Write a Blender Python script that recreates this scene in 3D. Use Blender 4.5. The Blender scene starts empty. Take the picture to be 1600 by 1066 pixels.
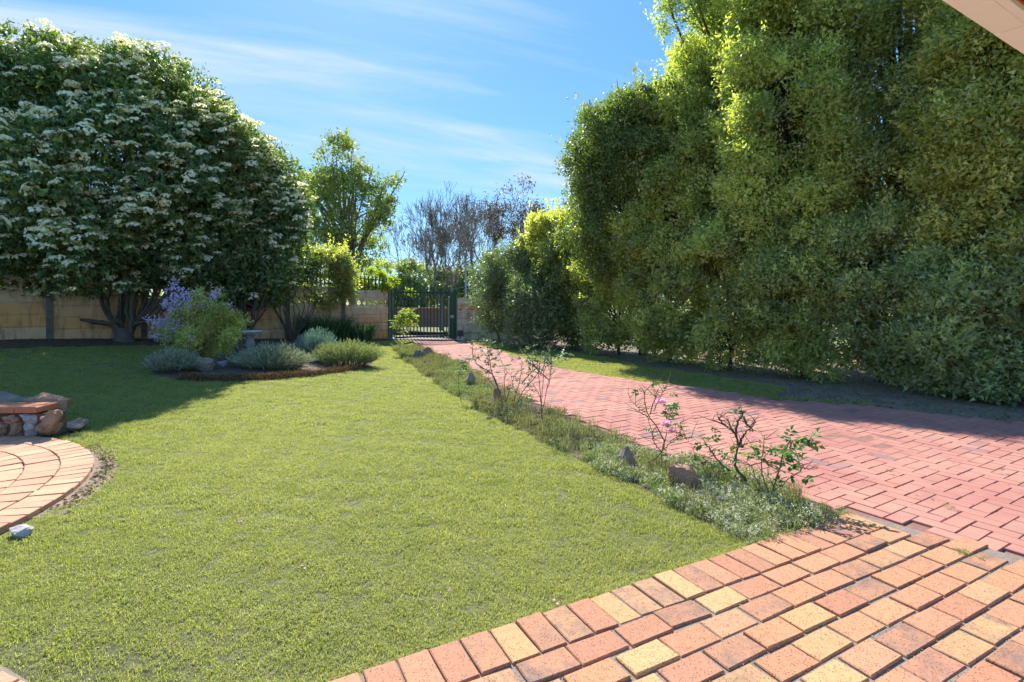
import bpy, bmesh, math, random
import numpy as np
from mathutils import Vector, Matrix
from mathutils import noise as mnoise

S = bpy.context.scene
C = S.collection
rad = math.radians
random.seed(4)
R = np.random.default_rng(11)

# ---------------------------------------------------------------- camera
F, YH, EYE = 810.0, 470.0, 1.36            # focal length in photo pixels, horizon row, eye height
cam = bpy.data.cameras.new('camera')
cam.sensor_width = 36.0
cam.lens = 36.0 * F / 1600.0
cam.shift_y = -(YH - 533.0) / 1600.0 * -1.0
cam.clip_start, cam.clip_end = 0.05, 3000
camo = bpy.data.objects.new('camera', cam)
camo.location = (0, 0, EYE + 0.032)
camo.rotation_euler = (rad(90), 0, 0)
C.objects.link(camo)
S.camera = camo

# ---------------------------------------------------------------- sun, sky, exposure
SUN_EL, SUN_AZ = 42.0, -18.0               # azimuth measured from +Y, negative = to the left
S.view_settings.view_transform = 'Standard'
S.view_settings.look = 'None'
S.view_settings.gamma = 1.0
S.view_settings.use_curve_mapping = False
S.view_settings.exposure = 1.88
sl = bpy.data.lights.new('sun', 'SUN')
sl.energy = 2.95
sl.angle = rad(0.55)
sl.color = (1.0, 0.955, 0.88)
so = bpy.data.objects.new('sun', sl)
sd = Vector((math.sin(rad(SUN_AZ)) * math.cos(rad(SUN_EL)), math.cos(rad(SUN_AZ)) * math.cos(rad(SUN_EL)), math.sin(rad(SUN_EL))))
so.rotation_euler = sd.to_track_quat('Z', 'Y').to_euler()
C.objects.link(so)
W = bpy.data.worlds.new('World')
S.world = W
W.use_nodes = True
nt = W.node_tree
bg = nt.nodes['Background']
bg.inputs[1].default_value = 0.13
sky = nt.nodes.new('ShaderNodeTexSky')
sky.sky_type = 'NISHITA'
sky.sun_disc = False
sky.sun_elevation = rad(SUN_EL)
sky.sun_rotation = rad(SUN_AZ)
sky.air_density = 1.0
sky.dust_density = 0.35
sky.ozone_density = 2.2


def mth(nt, op, a, b=None, c=None, clamp=False):
    n = nt.nodes.new('ShaderNodeMath')
    n.operation = op
    n.use_clamp = clamp
    for i, v in enumerate((a, b, c)):
        if v is None:
            continue
        if isinstance(v, (int, float)):
            n.inputs[i].default_value = v
        else:
            nt.links.new(v, n.inputs[i])
    return n.outputs[0]


def mixc(nt, fac, a, b, mode='MIX'):
    n = nt.nodes.new('ShaderNodeMix')
    n.data_type = 'RGBA'
    n.blend_type = mode
    for s, v in ((n.inputs[0], fac), (n.inputs[6], a), (n.inputs[7], b)):
        if isinstance(v, (int, float)):
            s.default_value = v
        elif isinstance(v, tuple):
            s.default_value = (*v[:3], 1)
        else:
            nt.links.new(v, s)
    return n.outputs[2]


def noise(nt, vec, scale, detail=3, rough=0.55, dist=0.0, dims='3D'):
    n = nt.nodes.new('ShaderNodeTexNoise')
    n.noise_dimensions = dims
    n.inputs['Scale'].default_value = scale
    n.inputs['Detail'].default_value = detail
    n.inputs['Roughness'].default_value = rough
    n.inputs['Distortion'].default_value = dist
    if vec is not None:
        nt.links.new(vec, n.inputs['Vector'])
    return n.outputs[0]


def ramp(nt, fac, stops, interp='LINEAR'):
    n = nt.nodes.new('ShaderNodeValToRGB')
    cr = n.color_ramp
    cr.interpolation = interp
    while len(cr.elements) < len(stops):
        cr.elements.new(0.5)
    for e, (p, c) in zip(cr.elements, stops):
        e.position = p
        e.color = (*c, 1) if len(c) == 3 else c
    nt.links.new(fac, n.inputs[0])
    return n.outputs[0]


def sep(nt, v):
    n = nt.nodes.new('ShaderNodeSeparateXYZ')
    nt.links.new(v, n.inputs[0])
    return n.outputs


def comb(nt, x, y, z):
    n = nt.nodes.new('ShaderNodeCombineXYZ')
    for i, v in enumerate((x, y, z)):
        if isinstance(v, (int, float)):
            n.inputs[i].default_value = v
        else:
            nt.links.new(v, n.inputs[i])
    return n.outputs[0]


def sky_nodes():
    tc = nt.nodes.new('ShaderNodeTexCoord')
    x, y, z = sep(nt, tc.outputs['Generated'])
    zz = mth(nt, 'MAXIMUM', mth(nt, 'ADD', z, 0.10), 0.05)
    u = mth(nt, 'DIVIDE', x, zz)
    v = mth(nt, 'DIVIDE', y, zz)
    # thin cirrus streaks, stretched from upper left to lower right
    ca, sa = math.cos(0.35), math.sin(0.35)
    u2 = mth(nt, 'ADD', mth(nt, 'MULTIPLY', u, ca), mth(nt, 'MULTIPLY', v, sa))
    v2 = mth(nt, 'SUBTRACT', mth(nt, 'MULTIPLY', v, ca), mth(nt, 'MULTIPLY', u, sa))
    vec = comb(nt, mth(nt, 'MULTIPLY', u2, 0.30), mth(nt, 'MULTIPLY', v2, 1.35), 5.3)
    n1 = noise(nt, vec, 1.25, 9, 0.56, 0.5)
    n2 = noise(nt, vec, 0.55, 2, 0.5, 0.2)
    cl = mth(nt, 'ADD', mth(nt, 'MULTIPLY', n1, 0.65), mth(nt, 'MULTIPLY', n2, 0.45))
    cl = ramp(nt, cl, [(0.56, (0, 0, 0)), (0.615, (.28, .28, .28)), (0.68, (.85, .85, .85))])
    hs = nt.nodes.new('ShaderNodeHueSaturation')
    hs.inputs['Saturation'].default_value = 1.22
    hs.inputs['Value'].default_value = 1.0
    nt.links.new(sky.outputs[0], hs.inputs['Color'])
    tinted = mixc(nt, 1.0, hs.outputs[0], (0.93, 1.06, 1.16), 'MULTIPLY')
    k = 1.0 / (3.4 * 0.13)
    el = mth(nt, 'POWER', mth(nt, 'MAXIMUM', z, 0.0), 0.8)
    grad = ramp(nt, el, [(0.0, (0.37 * k, 0.68 * k, 0.94 * k)), (0.16, (0.225 * k, 0.54 * k, 0.93 * k)), (0.5, (0.145 * k, 0.39 * k, 0.87 * k)), (0.95, (0.13 * k, 0.34 * k, 0.76 * k))])
    base = mixc(nt, 0.89, tinted, grad)
    out = mixc(nt, cl, base, (0.70 * k, 0.83 * k, 0.98 * k))
    nt.links.new(out, bg.inputs[0])


sky_nodes()

# ---------------------------------------------------------------- ground shape and photo-to-place helpers


def sstep(t):
    t = np.clip(t, 0, 1)
    return t * t * (3 - 2 * t)


def hgt(x, y):
    """The garden climbs gently towards the boundary wall on the left."""
    x = np.asarray(x, float)
    y = np.asarray(y, float)
    r = np.clip(-(x + 2.2), 0, 14)
    return 0.0745 * (np.sqrt(r * r + 0.15) - 0.387) * sstep((y - 5.0) / 6.5) * (1 - sstep((y - 19.0) / 3.0))


def P(px, py, dz=0.0):
    """Ground point seen at a photo pixel."""
    k = (py - YH) / F
    Y = EYE / k
    for _ in range(30):
        X = (px - 800.0) * Y / F
        Y = 0.5 * Y + 0.5 * (EYE - float(hgt(X, Y)) - dz) / k
    X = (px - 800.0) * Y / F
    return (X, Y, float(hgt(X, Y)) + dz)


def V(px, py, Y):
    """Point seen at a photo pixel at a given distance."""
    return ((px - 800.0) * Y / F, Y, EYE + (YH - py) * Y / F)


def inpoly(poly, x, y):
    x = np.asarray(x)
    y = np.asarray(y)
    r = np.zeros(x.shape, bool)
    n = len(poly)
    for i in range(n):
        x1, y1 = poly[i][:2]
        x2, y2 = poly[(i + 1) % n][:2]
        if y1 == y2:
            continue
        c = ((y1 > y) != (y2 > y)) & (x < (x2 - x1) * (y - y1) / (y2 - y1) + x1)
        r ^= c
    return r


# ---------------------------------------------------------------- object helpers


def tag(o, label=None, cat=None, group=None, kind=None):
    if label:
        o['label'] = label
    if cat:
        o['category'] = cat
    if group:
        o['group'] = group
    if kind:
        o['kind'] = kind
    return o


def empty(name, loc, label, cat, group=None, rz=0.0):
    o = bpy.data.objects.new(name, None)
    o.empty_display_size = 0.2
    o.location = loc
    o.rotation_euler = (0, 0, rz)
    C.objects.link(o)
    return tag(o, label, cat, group)


def link(name, me, parent=None, loc=None):
    o = bpy.data.objects.new(name, me)
    if parent is not None:
        o.parent = parent
    if loc is not None:
        o.location = loc
    C.objects.link(o)
    return o


def npmesh(name, v, faces, mat, rnd=None, smooth=False):
    """faces: (M,k) array, or list of such arrays. rnd: per-vertex value."""
    if not isinstance(faces, list):
        faces = [faces]
    me = bpy.data.meshes.new(name)
    v = np.asarray(v, np.float32)
    me.vertices.add(len(v))
    me.vertices.foreach_set('co', v.ravel())
    idx = np.concatenate([np.asarray(f, np.int32).ravel() for f in faces])
    tot = np.concatenate([np.full(len(f), np.asarray(f).shape[1], np.int32) for f in faces])
    st = np.concatenate([[0], np.cumsum(tot)[:-1]]).astype(np.int32)
    me.loops.add(len(idx))
    me.loops.foreach_set('vertex_index', idx)
    me.polygons.add(len(tot))
    me.polygons.foreach_set('loop_start', st)
    me.polygons.foreach_set('use_smooth', np.full(len(tot), bool(smooth)))
    if rnd is not None:
        a = me.attributes.new('rnd', 'FLOAT', 'POINT')
        a.data.foreach_set('value', np.asarray(rnd, np.float32))
    me.update(calc_edges=True)
    if mat is not None:
        me.materials.append(mat)
    return me


class MB:
    """Collects boxes, tubes and the like, then becomes ONE mesh."""

    def __init__(self):
        self.v, self.f4, self.f3, self.r, self.n = [], [], [], [], 0

    def add(self, v, f, r=None):
        v = np.asarray(v, float)
        f = np.asarray(f, int)
        self.v.append(v)
        (self.f4 if f.shape[1] == 4 else self.f3).append(f + self.n)
        self.r.append(np.full(len(v), random.random() if r is None else r) if np.ndim(r) == 0 else np.asarray(r))
        self.n += len(v)

    def box(self, c, s, rz=0.0, r=None, ch=0.0):
        x, y, z = s[0] / 2, s[1] / 2, s[2] / 2
        if ch <= 0:
            v = np.array([[-x, -y, -z], [x, -y, -z], [x, y, -z], [-x, y, -z], [-x, -y, z], [x, -y, z], [x, y, z], [-x, y, z]])
            f = [[0, 3, 2, 1], [4, 5, 6, 7], [0, 1, 5, 4], [1, 2, 6, 5], [2, 3, 7, 6], [3, 0, 4, 7]]
        else:
            v = []
            for (a, b, zz) in ((x, y, -z), (x, y, z - ch), (x - ch, y - ch, z)):
                v += [[-a, -b, zz], [a, -b, zz], [a, b, zz], [-a, b, zz]]
            v = np.array(v)
            f = [[0, 3, 2, 1], [8, 9, 10, 11]]
            for q in (0, 4):
                for i in range(4):
                    j = (i + 1) % 4
                    f.append([q + i, q + j, q + 4 + j, q + 4 + i])
        ca, sa = math.cos(rz), math.sin(rz)
        v = np.c_[v[:, 0] * ca - v[:, 1] * sa, v[:, 0] * sa + v[:, 1] * ca, v[:, 2]] + np.array(c)
        self.add(v, f, r)

    def tube(self, pts, radii, sides=6, r=None, cap=False):
        v, f = tube_geo(pts, radii, sides)
        self.add(v, f, r)
        if cap:
            p = np.asarray(pts, float)
            for k, q in ((0, 0), (-1, (len(p) - 1) * sides)):
                vv = np.vstack([v[q:q + sides], p[k]])
                ff = [[i, (i + 1) % sides, sides] for i in range(sides)]
                self.add(vv, ff, r)

    def mesh(self, name, mat, smooth=False):
        fs = []
        if self.f4:
            fs.append(np.concatenate(self.f4))
        if self.f3:
            fs.append(np.concatenate(self.f3))
        return npmesh(name, np.concatenate(self.v), fs, mat, np.concatenate(self.r), smooth)

    def build(self, name, mat, parent=None, smooth=False, loc=None):
        return link(name, self.mesh(name, mat, smooth), parent, loc)


def tube_geo(pts, radii, sides=6):
    p = np.asarray(pts, float)
    n = len(p)
    rr = np.full(n, radii) if np.ndim(radii) == 0 else np.asarray(radii, float)
    if len(rr) != n:
        rr = np.interp(np.linspace(0, 1, n), np.linspace(0, 1, len(rr)), rr)
    t = np.gradient(p, axis=0)
    t /= np.linalg.norm(t, axis=1)[:, None] + 1e-9
    ref = np.array([0.31, 0.94, 0.12]) if abs(t[0][2]) > 0.6 else np.array([0.05, 0.1, 1.0])
    u = np.cross(t, ref)
    u /= np.linalg.norm(u, axis=1)[:, None] + 1e-9
    w = np.cross(t, u)
    a = np.arange(sides) * 2 * math.pi / sides
    ring = u[:, None, :] * np.cos(a)[None, :, None] + w[:, None, :] * np.sin(a)[None, :, None]
    v = (p[:, None, :] + ring * rr[:, None, None]).reshape(-1, 3)
    i = np.arange(n - 1)[:, None] * sides
    j = np.arange(sides)[None, :]
    k = (j + 1) % sides
    f = np.stack([i + j, i + k, i + sides + k, i + sides + j], -1).reshape(-1, 4)
    return v, f


def smooth_path(pts, n=10, jit=0.0, rng=R):
    """Catmull-Rom through the points."""
    p = np.asarray(pts, float)
    if len(p) == 2:
        q = p[0] + (p[1] - p[0]) * np.linspace(0, 1, n)[:, None]
    else:
        a = np.vstack([2 * p[0] - p[1], p, 2 * p[-1] - p[-2]])
        q = []
        m = max(2, n // (len(p) - 1))
        for i in range(len(p) - 1):
            t = np.linspace(0, 1, m, endpoint=False)[:, None]
            p0, p1, p2, p3 = a[i:i + 4]
            q.append(0.5 * ((2 * p1) + (-p0 + p2) * t + (2 * p0 - 5 * p1 + 4 * p2 - p3) * t * t + (-p0 + 3 * p1 - 3 * p2 + p3) * t ** 3))
        q = np.vstack(q + [p[-1:]])
    if jit:
        q[1:-1] += rng.normal(0, jit, q[1:-1].shape)
    return q


# ---------------------------------------------------------------- materials


def new_mat(name):
    m = bpy.data.materials.new(name)
    m.use_nodes = True
    t = m.node_tree
    return m, t, t.nodes['Principled BSDF']


def rnd_value(t):
    """0..1, different for each object and for each joined piece."""
    a = t.nodes.new('ShaderNodeAttribute')
    a.attribute_name = 'rnd'
    oi = t.nodes.new('ShaderNodeObjectInfo')
    return mth(t, 'FRACT', mth(t, 'ADD', a.outputs['Fac'], oi.outputs['Random']))


def coord(t, kind='Object'):
    return t.nodes.new('ShaderNodeTexCoord').outputs[kind]


def bump(t, bsdf, h, strength=0.3, dist=0.01):
    b = t.nodes.new('ShaderNodeBump')
    b.inputs['Strength'].default_value = strength
    b.inputs['Distance'].default_value = dist
    t.links.new(h, b.inputs['Height'])
    t.links.new(b.outputs[0], bsdf.inputs['Normal'])


def leaf_mat(name, stops, trans=0.35, rough=0.45, spec=0.35, tcol=(0.52, 0.64, 0.17)):
    m, t, b = new_mat(name)
    a = t.nodes.new('ShaderNodeAttribute')
    a.attribute_name = 'rnd'
    col = ramp(t, a.outputs['Fac'], stops)
    t.links.new(col, b.inputs['Base Color'])
    b.inputs['Roughness'].default_value = rough
    b.inputs['Specular IOR Level'].default_value = spec
    tr = t.nodes.new('ShaderNodeBsdfTranslucent')
    t.links.new(mixc(t, 0.45, col, mixc(t, 1.0, col, tcol, 'MULTIPLY')), tr.inputs[0])
    # a leaf that lets light through carries a brighter yellow-green
    br = mixc(t, 1.0, col, tuple(2.4 * c for c in tcol), 'MULTIPLY')
    t.links.new(br, tr.inputs[0])
    mx = t.nodes.new('ShaderNodeMixShader')
    mx.inputs[0].default_value = trans
    t.links.new(b.outputs[0], mx.inputs[1])
    t.links.new(tr.outputs[0], mx.inputs[2])
    t.links.new(mx.outputs[0], t.nodes['Material Output'].inputs[0])
    return m


def plain_mat(name, c1, c2, scale=6.0, rough=0.8, bmp=0.3, dist=0.01, kind='Object', metal=0.0, detail=5):
    m, t, b = new_mat(name)
    co = coord(t, kind)
    n = noise(t, co, scale, detail, 0.6)
    r = rnd_value(t)
    f = mth(t, 'ADD', mth(t, 'MULTIPLY', n, 1.5), mth(t, 'MULTIPLY', r, 0.3))
    f = mth(t, 'SUBTRACT', f, 0.4, clamp=True)
    t.links.new(mixc(t, f, c1, c2), b.inputs['Base Color'])
    b.inputs['Roughness'].default_value = rough
    b.inputs['Metallic'].default_value = metal
    bump(t, b, noise(t, co, scale * 5, 4, 0.6), bmp, dist)
    return m


def brick_mat(name, stops, burnt=0.0, speck=0.5, rough=0.85, pale=0.0):
    m, t, b = new_mat(name)
    oc = coord(t)
    r = rnd_value(t)
    geo = t.nodes.new('ShaderNodeNewGeometry')
    wp = geo.outputs['Position']
    col = ramp(t, r, stops)
    n0 = noise(t, wp, 9.0, 4, 0.6)
    col = mixc(t, 0.32, col, ramp(t, n0, [(0.3, stops[0][1]), (0.7, stops[-1][1])]))
    # fired variation in the face
    n1 = noise(t, wp, 55.0, 4, 0.65)
    col = mixc(t, mth(t, 'MULTIPLY', ramp(t, n1, [(0.35, (1, 1, 1)), (0.62, (0, 0, 0))]), 0.22), col, (0.24, 0.085, 0.045))
    if burnt > 0:
        sel = ramp(t, mth(t, 'FRACT', mth(t, 'MULTIPLY', r, 7.31)), [(1 - burnt - 0.12, (0, 0, 0)), (1 - burnt + 0.12, (1, 1, 1))])
        n2 = noise(t, wp, 9.0, 7, 0.68, 0.2)
        blot = ramp(t, n2, [(0.36, (0, 0, 0)), (0.68, (1, 1, 1))])
        col = mixc(t, mth(t, 'MULTIPLY', mth(t, 'MULTIPLY', sel, blot), 0.80), col, (0.125, 0.105, 0.095))
    if speck > 0:
        vo = t.nodes.new('ShaderNodeTexVoronoi')
        vo.inputs['Scale'].default_value = 120.0
        t.links.new(wp, vo.inputs['Vector'])
        sp = ramp(t, vo.outputs['Distance'], [(0.24, (1, 1, 1)), (0.36, (0, 0, 0))])
        n3 = ramp(t, noise(t, wp, 30.0, 2), [(0.40, (0, 0, 0)), (0.55, (1, 1, 1))])
        col = mixc(t, mth(t, 'MULTIPLY', mth(t, 'MULTIPLY', sp, n3), speck), col, (0.09, 0.035, 0.02))
    if pale > 0:
        n4 = ramp(t, noise(t, wp, 1.3, 5, 0.6), [(0.40, (0, 0, 0)), (0.72, (1, 1, 1))])
        col = mixc(t, mth(t, 'MULTIPLY', n4, pale), col, (0.54, 0.29, 0.20))
    t.links.new(col, b.inputs['Base Color'])
    b.inputs['Roughness'].default_value = rough
    b.inputs['Specular IOR Level'].default_value = 0.25
    bump(t, b, mth(t, 'ADD', noise(t, wp, 60, 5, 0.7), mth(t, 'MULTIPLY', noise(t, wp, 16, 2), 1.2)), 0.45, 0.004)
    return m


M = {}
M['patio_brick'] = brick_mat('patio_brick', [(0.0, (0.399, 0.18, 0.108)), (0.3, (0.509, 0.251, 0.122)), (0.52, (0.499, 0.229, 0.132)), (0.72, (0.581, 0.326, 0.136)), (0.9, (0.617, 0.387, 0.164)), (1.0, (0.472, 0.229, 0.141))], burnt=0.36, speck=0.9)
M['drive_brick'] = brick_mat('drive_brick', [(0.0, (0.38, 0.146, 0.115)), (0.5, (0.431, 0.175, 0.138)), (0.955, (0.46, 0.203, 0.153)), (0.97, (0.173, 0.12, 0.13)), (1.0, (0.173, 0.12, 0.13))], speck=0.15, pale=0.5)
M['circle_brick'] = brick_mat('circle_brick', [(0.0, (0.476, 0.218, 0.138)), (0.5, (0.544, 0.294, 0.172)), (1.0, (0.561, 0.37, 0.206))], speck=0.2, pale=0.3)
M['mortar'] = plain_mat('mortar', (0.13, 0.10, 0.075), (0.27, 0.22, 0.17), 14, 0.95, 0.8, 0.01, 'Object')
M['drive_sand'] = plain_mat('drive_sand', (0.15, 0.065, 0.05), (0.27, 0.13, 0.10), 9, 0.95, 0.6, 0.01)
M['soil'] = plain_mat('soil', (0.075, 0.05, 0.033), (0.19, 0.13, 0.085), 9, 0.95, 1.0, 0.04)
M['dirt'] = plain_mat('dirt', (0.14, 0.10, 0.07), (0.30, 0.22, 0.155), 4, 0.95, 0.8, 0.02)
M['rock'] = plain_mat('rock', (0.17, 0.12, 0.09), (0.42, 0.33, 0.25), 7, 0.9, 1.0, 0.03)
M['rock_rust'] = plain_mat('rock_rust', (0.30, 0.13, 0.06), (0.50, 0.31, 0.20), 9, 0.9, 1.0, 0.03)
M['rock_lilac'] = plain_mat('rock_lilac', (0.16, 0.13, 0.16), (0.40, 0.36, 0.38), 10, 0.9, 0.8, 0.02)
M['lime'] = plain_mat('lime', (0.25, 0.22, 0.2), (0.5, 0.47, 0.44), 20, 0.9, 0.6, 0.01)
M['bark'] = plain_mat('bark', (0.055, 0.042, 0.032), (0.17, 0.135, 0.10), 14, 0.9, 0.9, 0.02)
M['bark_grey'] = plain_mat('bark_grey', (0.10, 0.09, 0.08), (0.24, 0.215, 0.19), 12, 0.9, 0.8, 0.02)
M['stem_brown'] = plain_mat('stem_brown', (0.09, 0.055, 0.035), (0.23, 0.15, 0.09), 25, 0.8, 0.5, 0.005)
M['stem_green'] = plain_mat('stem_green', (0.09, 0.10, 0.035), (0.21, 0.19, 0.08), 25, 0.7, 0.3, 0.004)
M['gate_green'] = plain_mat('gate_green', (0.016, 0.055, 0.042), (0.028, 0.085, 0.062), 5, 0.42, 0.1, 0.003)
M['fence_green'] = plain_mat('fence_green', (0.012, 0.035, 0.03), (0.022, 0.06, 0.046), 5, 0.5, 0.1, 0.003)
M['white_stone'] = plain_mat('white_stone', (0.50, 0.52, 0.50), (0.78, 0.79, 0.76), 18, 0.8, 0.4, 0.01)
M['white_paint'] = plain_mat('white_paint', (0.80, 0.89, 0.96), (0.86, 0.94, 0.98), 5, 0.75, 0.25, 0.004)
M['terracotta'] = plain_mat('terracotta', (0.42, 0.13, 0.06), (0.55, 0.2, 0.09), 14, 0.8, 0.3, 0.004)
M['blind'] = plain_mat('blind', (0.03, 0.022, 0.018), (0.075, 0.055, 0.045), 60, 0.85, 0.8, 0.01)
M['steel_grey'] = plain_mat('steel_grey', (0.32, 0.34, 0.35), (0.45, 0.47, 0.48), 6, 0.6, 0.1, 0.003)
M['dark_metal'] = plain_mat('dark_metal', (0.02, 0.02, 0.02), (0.05, 0.05, 0.05), 6, 0.5, 0.1, 0.003)


def concrete_mat(name, stain):
    """Cast concrete: grey-beige, soil-splashed orange low down, black mould runs under the joints."""
    m, t, b = new_mat(name)
    geo = t.nodes.new('ShaderNodeNewGeometry')
    wp = geo.outputs['Position']
    at = t.nodes.new('ShaderNodeAttribute')
    at.attribute_name = 'rnd'
    r = rnd_value(t)
    low = at.outputs['Fac']
    base = ramp(t, noise(t, wp, 3.0, 5, 0.6), [(0.3, (0.48, 0.39, 0.27)), (0.7, (0.70, 0.60, 0.44))])
    oi = t.nodes.new('ShaderNodeObjectInfo')
    orange = ramp(t, noise(t, wp, 2.2, 4, 0.6), [(0.3, (0.74, 0.26, 0.05)), (0.7, (0.88, 0.42, 0.10))])
    base = mixc(t, mth(t, 'MULTIPLY', low, stain), base, orange)
    x, y, z = sep(t, wp)
    run = noise(t, comb(t, mth(t, 'MULTIPLY', x, 6.0), mth(t, 'MULTIPLY', y, 6.0), mth(t, 'MULTIPLY', z, 1.2)), 1.6, 5, 0.65)
    dark = ramp(t, run, [(0.48, (0, 0, 0)), (0.70, (1, 1, 1))])
    base = mixc(t, mth(t, 'MULTIPLY', dark, 0.6), base, (0.09, 0.065, 0.045))
    t.links.new(base, b.inputs['Base Color'])
    b.inputs['Roughness'].default_value = 0.92
    bump(t, b, noise(t, wp, 40, 5, 0.7), 0.5, 0.008)
    return m


M['concrete'] = concrete_mat('concrete', 0.9)
M['post_concrete'] = plain_mat('post_concrete', (0.085, 0.068, 0.05), (0.24, 0.20, 0.15), 7, 0.9, 0.6, 0.01)
M['pale_post'] = plain_mat('pale_post', (0.30, 0.27, 0.22), (0.46, 0.42, 0.36), 9, 0.9, 0.5, 0.01)

G_LAWN = [(0.0, (0.13, 0.17, 0.05)), (0.32, (0.26, 0.285, 0.09)), (0.62, (0.43, 0.405, 0.155)), (0.86, (0.50, 0.43, 0.22)), (1.0, (0.56, 0.46, 0.29))]


def lawn_mats():
    # sheet under the blades: thatch seen between them
    m, t, b = new_mat('lawn_thatch')
    geo = t.nodes.new('ShaderNodeNewGeometry')
    wp = geo.outputs['Position']
    n = noise(t, wp, 26.0, 6, 0.7)
    big = noise(t, wp, 0.7, 4, 0.6)
    c = ramp(t, mth(t, 'ADD', mth(t, 'MULTIPLY', n, 0.7), mth(t, 'MULTIPLY', big, 0.3)),
             [(0.34, (0.045, 0.045, 0.018)), (0.5, (0.11, 0.115, 0.04)), (0.66, (0.20, 0.19, 0.075))])
    t.links.new(c, b.inputs['Base Color'])
    b.inputs['Roughness'].default_value = 0.95
    bump(t, b, n, 1.0, 0.02)
    M['lawn_thatch'] = m
    m, t, b = new_mat('grass_blade')
    a = t.nodes.new('ShaderNodeAttribute')
    a.attribute_name = 'rnd'
    oi = t.nodes.new('ShaderNodeObjectInfo')
    geo = t.nodes.new('ShaderNodeNewGeometry')
    big = noise(t, geo.outputs['Position'], 0.55, 4, 0.65)
    mid = noise(t, geo.outputs['Position'], 4.5, 4, 0.6)
    f = mth(t, 'ADD', mth(t, 'MULTIPLY', a.outputs['Fac'], 0.62), mth(t, 'MULTIPLY', big, 0.35))
    f = mth(t, 'ADD', f, mth(t, 'MULTIPLY', mid, 0.42))
    f = mth(t, 'SUBTRACT', f, 0.20, clamp=True)
    col = ramp(t, f, G_LAWN)
    t.links.new(col, b.inputs['Base Color'])
    b.inputs['Roughness'].default_value = 0.55
    b.inputs['Specular IOR Level'].default_value = 0.25
    tr = t.nodes.new('ShaderNodeBsdfTranslucent')
    t.links.new(mixc(t, 1.0, col, (1.5, 1.7, 0.5), 'MULTIPLY'), tr.inputs[0])
    mx = t.nodes.new('ShaderNodeMixShader')
    mx.inputs[0].default_value = 0.42
    t.links.new(b.outputs[0], mx.inputs[1])
    t.links.new(tr.outputs[0], mx.inputs[2])
    t.links.new(mx.outputs[0], t.nodes['Material Output'].inputs[0])
    M['grass_blade'] = m


lawn_mats()

M['leaf_viburnum'] = leaf_mat('leaf_viburnum', [(0.0, (0.061, 0.103, 0.057)), (0.45, (0.107, 0.176, 0.085)), (0.75, (0.204, 0.284, 0.103)), (0.93, (0.511, 0.493, 0.142)), (0.965, (0.8, 0.441, 0.142)), (1.0, (0.8, 0.118, 0.085))], 0.3, 0.5, 0.22)
M['leaf_viburnum_young'] = leaf_mat('leaf_viburnum_young', [(0.0, (0.068, 0.108, 0.035)), (0.5, (0.203, 0.257, 0.068)), (0.8, (0.351, 0.311, 0.101)), (1.0, (0.486, 0.203, 0.095))], 0.35)
M['leaf_bright'] = leaf_mat('leaf_bright', [(0.0, (0.104, 0.146, 0.069)), (0.5, (0.218, 0.266, 0.098)), (0.85, (0.39, 0.389, 0.136)), (1.0, (0.641, 0.458, 0.194))], 0.42)
M['leaf_hedge'] = leaf_mat('leaf_hedge', [(0.0, (0.158, 0.211, 0.117)), (0.4, (0.345, 0.37, 0.167)), (0.75, (0.658, 0.608, 0.227)), (0.95, (0.8, 0.8, 0.372)), (1.0, (0.8, 0.8, 0.409))], 0.52, 0.5, 0.22)
M['leaf_hedge_yellow'] = leaf_mat('leaf_hedge_yellow', [(0.0, (0.211, 0.231, 0.112)), (0.4, (0.453, 0.434, 0.159)), (0.8, (0.8, 0.685, 0.278)), (1.0, (0.8, 0.737, 0.302))], 0.5)
M['leaf_dark'] = leaf_mat('leaf_dark', [(0.0, (0.175, 0.207, 0.122)), (0.5, (0.367, 0.39, 0.209)), (0.85, (0.718, 0.656, 0.32)), (1.0, (0.8, 0.8, 0.358))], 0.5, 0.5, 0.22)
M['leaf_greygreen'] = leaf_mat('leaf_greygreen', [(0.0, (0.1, 0.134, 0.068)), (0.5, (0.19, 0.244, 0.126)), (1.0, (0.36, 0.406, 0.226))], 0.3)
M['leaf_yellowgreen'] = leaf_mat('leaf_yellowgreen', [(0.0, (0.143, 0.202, 0.04)), (0.5, (0.327, 0.371, 0.062)), (1.0, (0.653, 0.583, 0.133))], 0.5, 0.5, 0.22)
M['leaf_rust'] = leaf_mat('leaf_rust', [(0.0, (0.09, 0.045, 0.03)), (0.5, (0.18, 0.085, 0.05)), (1.0, (0.25, 0.15, 0.09))], 0.2)
M['leaf_lavender'] = leaf_mat('leaf_lavender', [(0.0, (0.161, 0.184, 0.11)), (0.5, (0.296, 0.318, 0.21)), (1.0, (0.484, 0.49, 0.342))], 0.2, 0.8, 0.1, (0.45, 0.5, 0.3))
M['leaf_lavender_green'] = leaf_mat('leaf_lavender_green', [(0.0, (0.14, 0.17, 0.07)), (0.5, (0.27, 0.30, 0.13)), (1.0, (0.42, 0.44, 0.24))], 0.25, 0.8, 0.1, (0.5, 0.55, 0.25))
M['leaf_bluegrey'] = leaf_mat('leaf_bluegrey', [(0.0, (0.108, 0.156, 0.132)), (0.5, (0.192, 0.276, 0.228)), (1.0, (0.336, 0.432, 0.372))], 0.2, 0.8, 0.1, (0.4, 0.5, 0.35))
M['leaf_iris'] = leaf_mat('leaf_iris', [(0.0, (0.033, 0.068, 0.033)), (0.6, (0.068, 0.128, 0.06)), (1.0, (0.15, 0.225, 0.09))], 0.2, 0.4)
M['leaf_rose'] = leaf_mat('leaf_rose', [(0.0, (0.042, 0.105, 0.028)), (0.5, (0.098, 0.196, 0.049)), (0.85, (0.196, 0.308, 0.07)), (1.0, (0.42, 0.21, 0.084))], 0.3, 0.5, 0.22)
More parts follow.
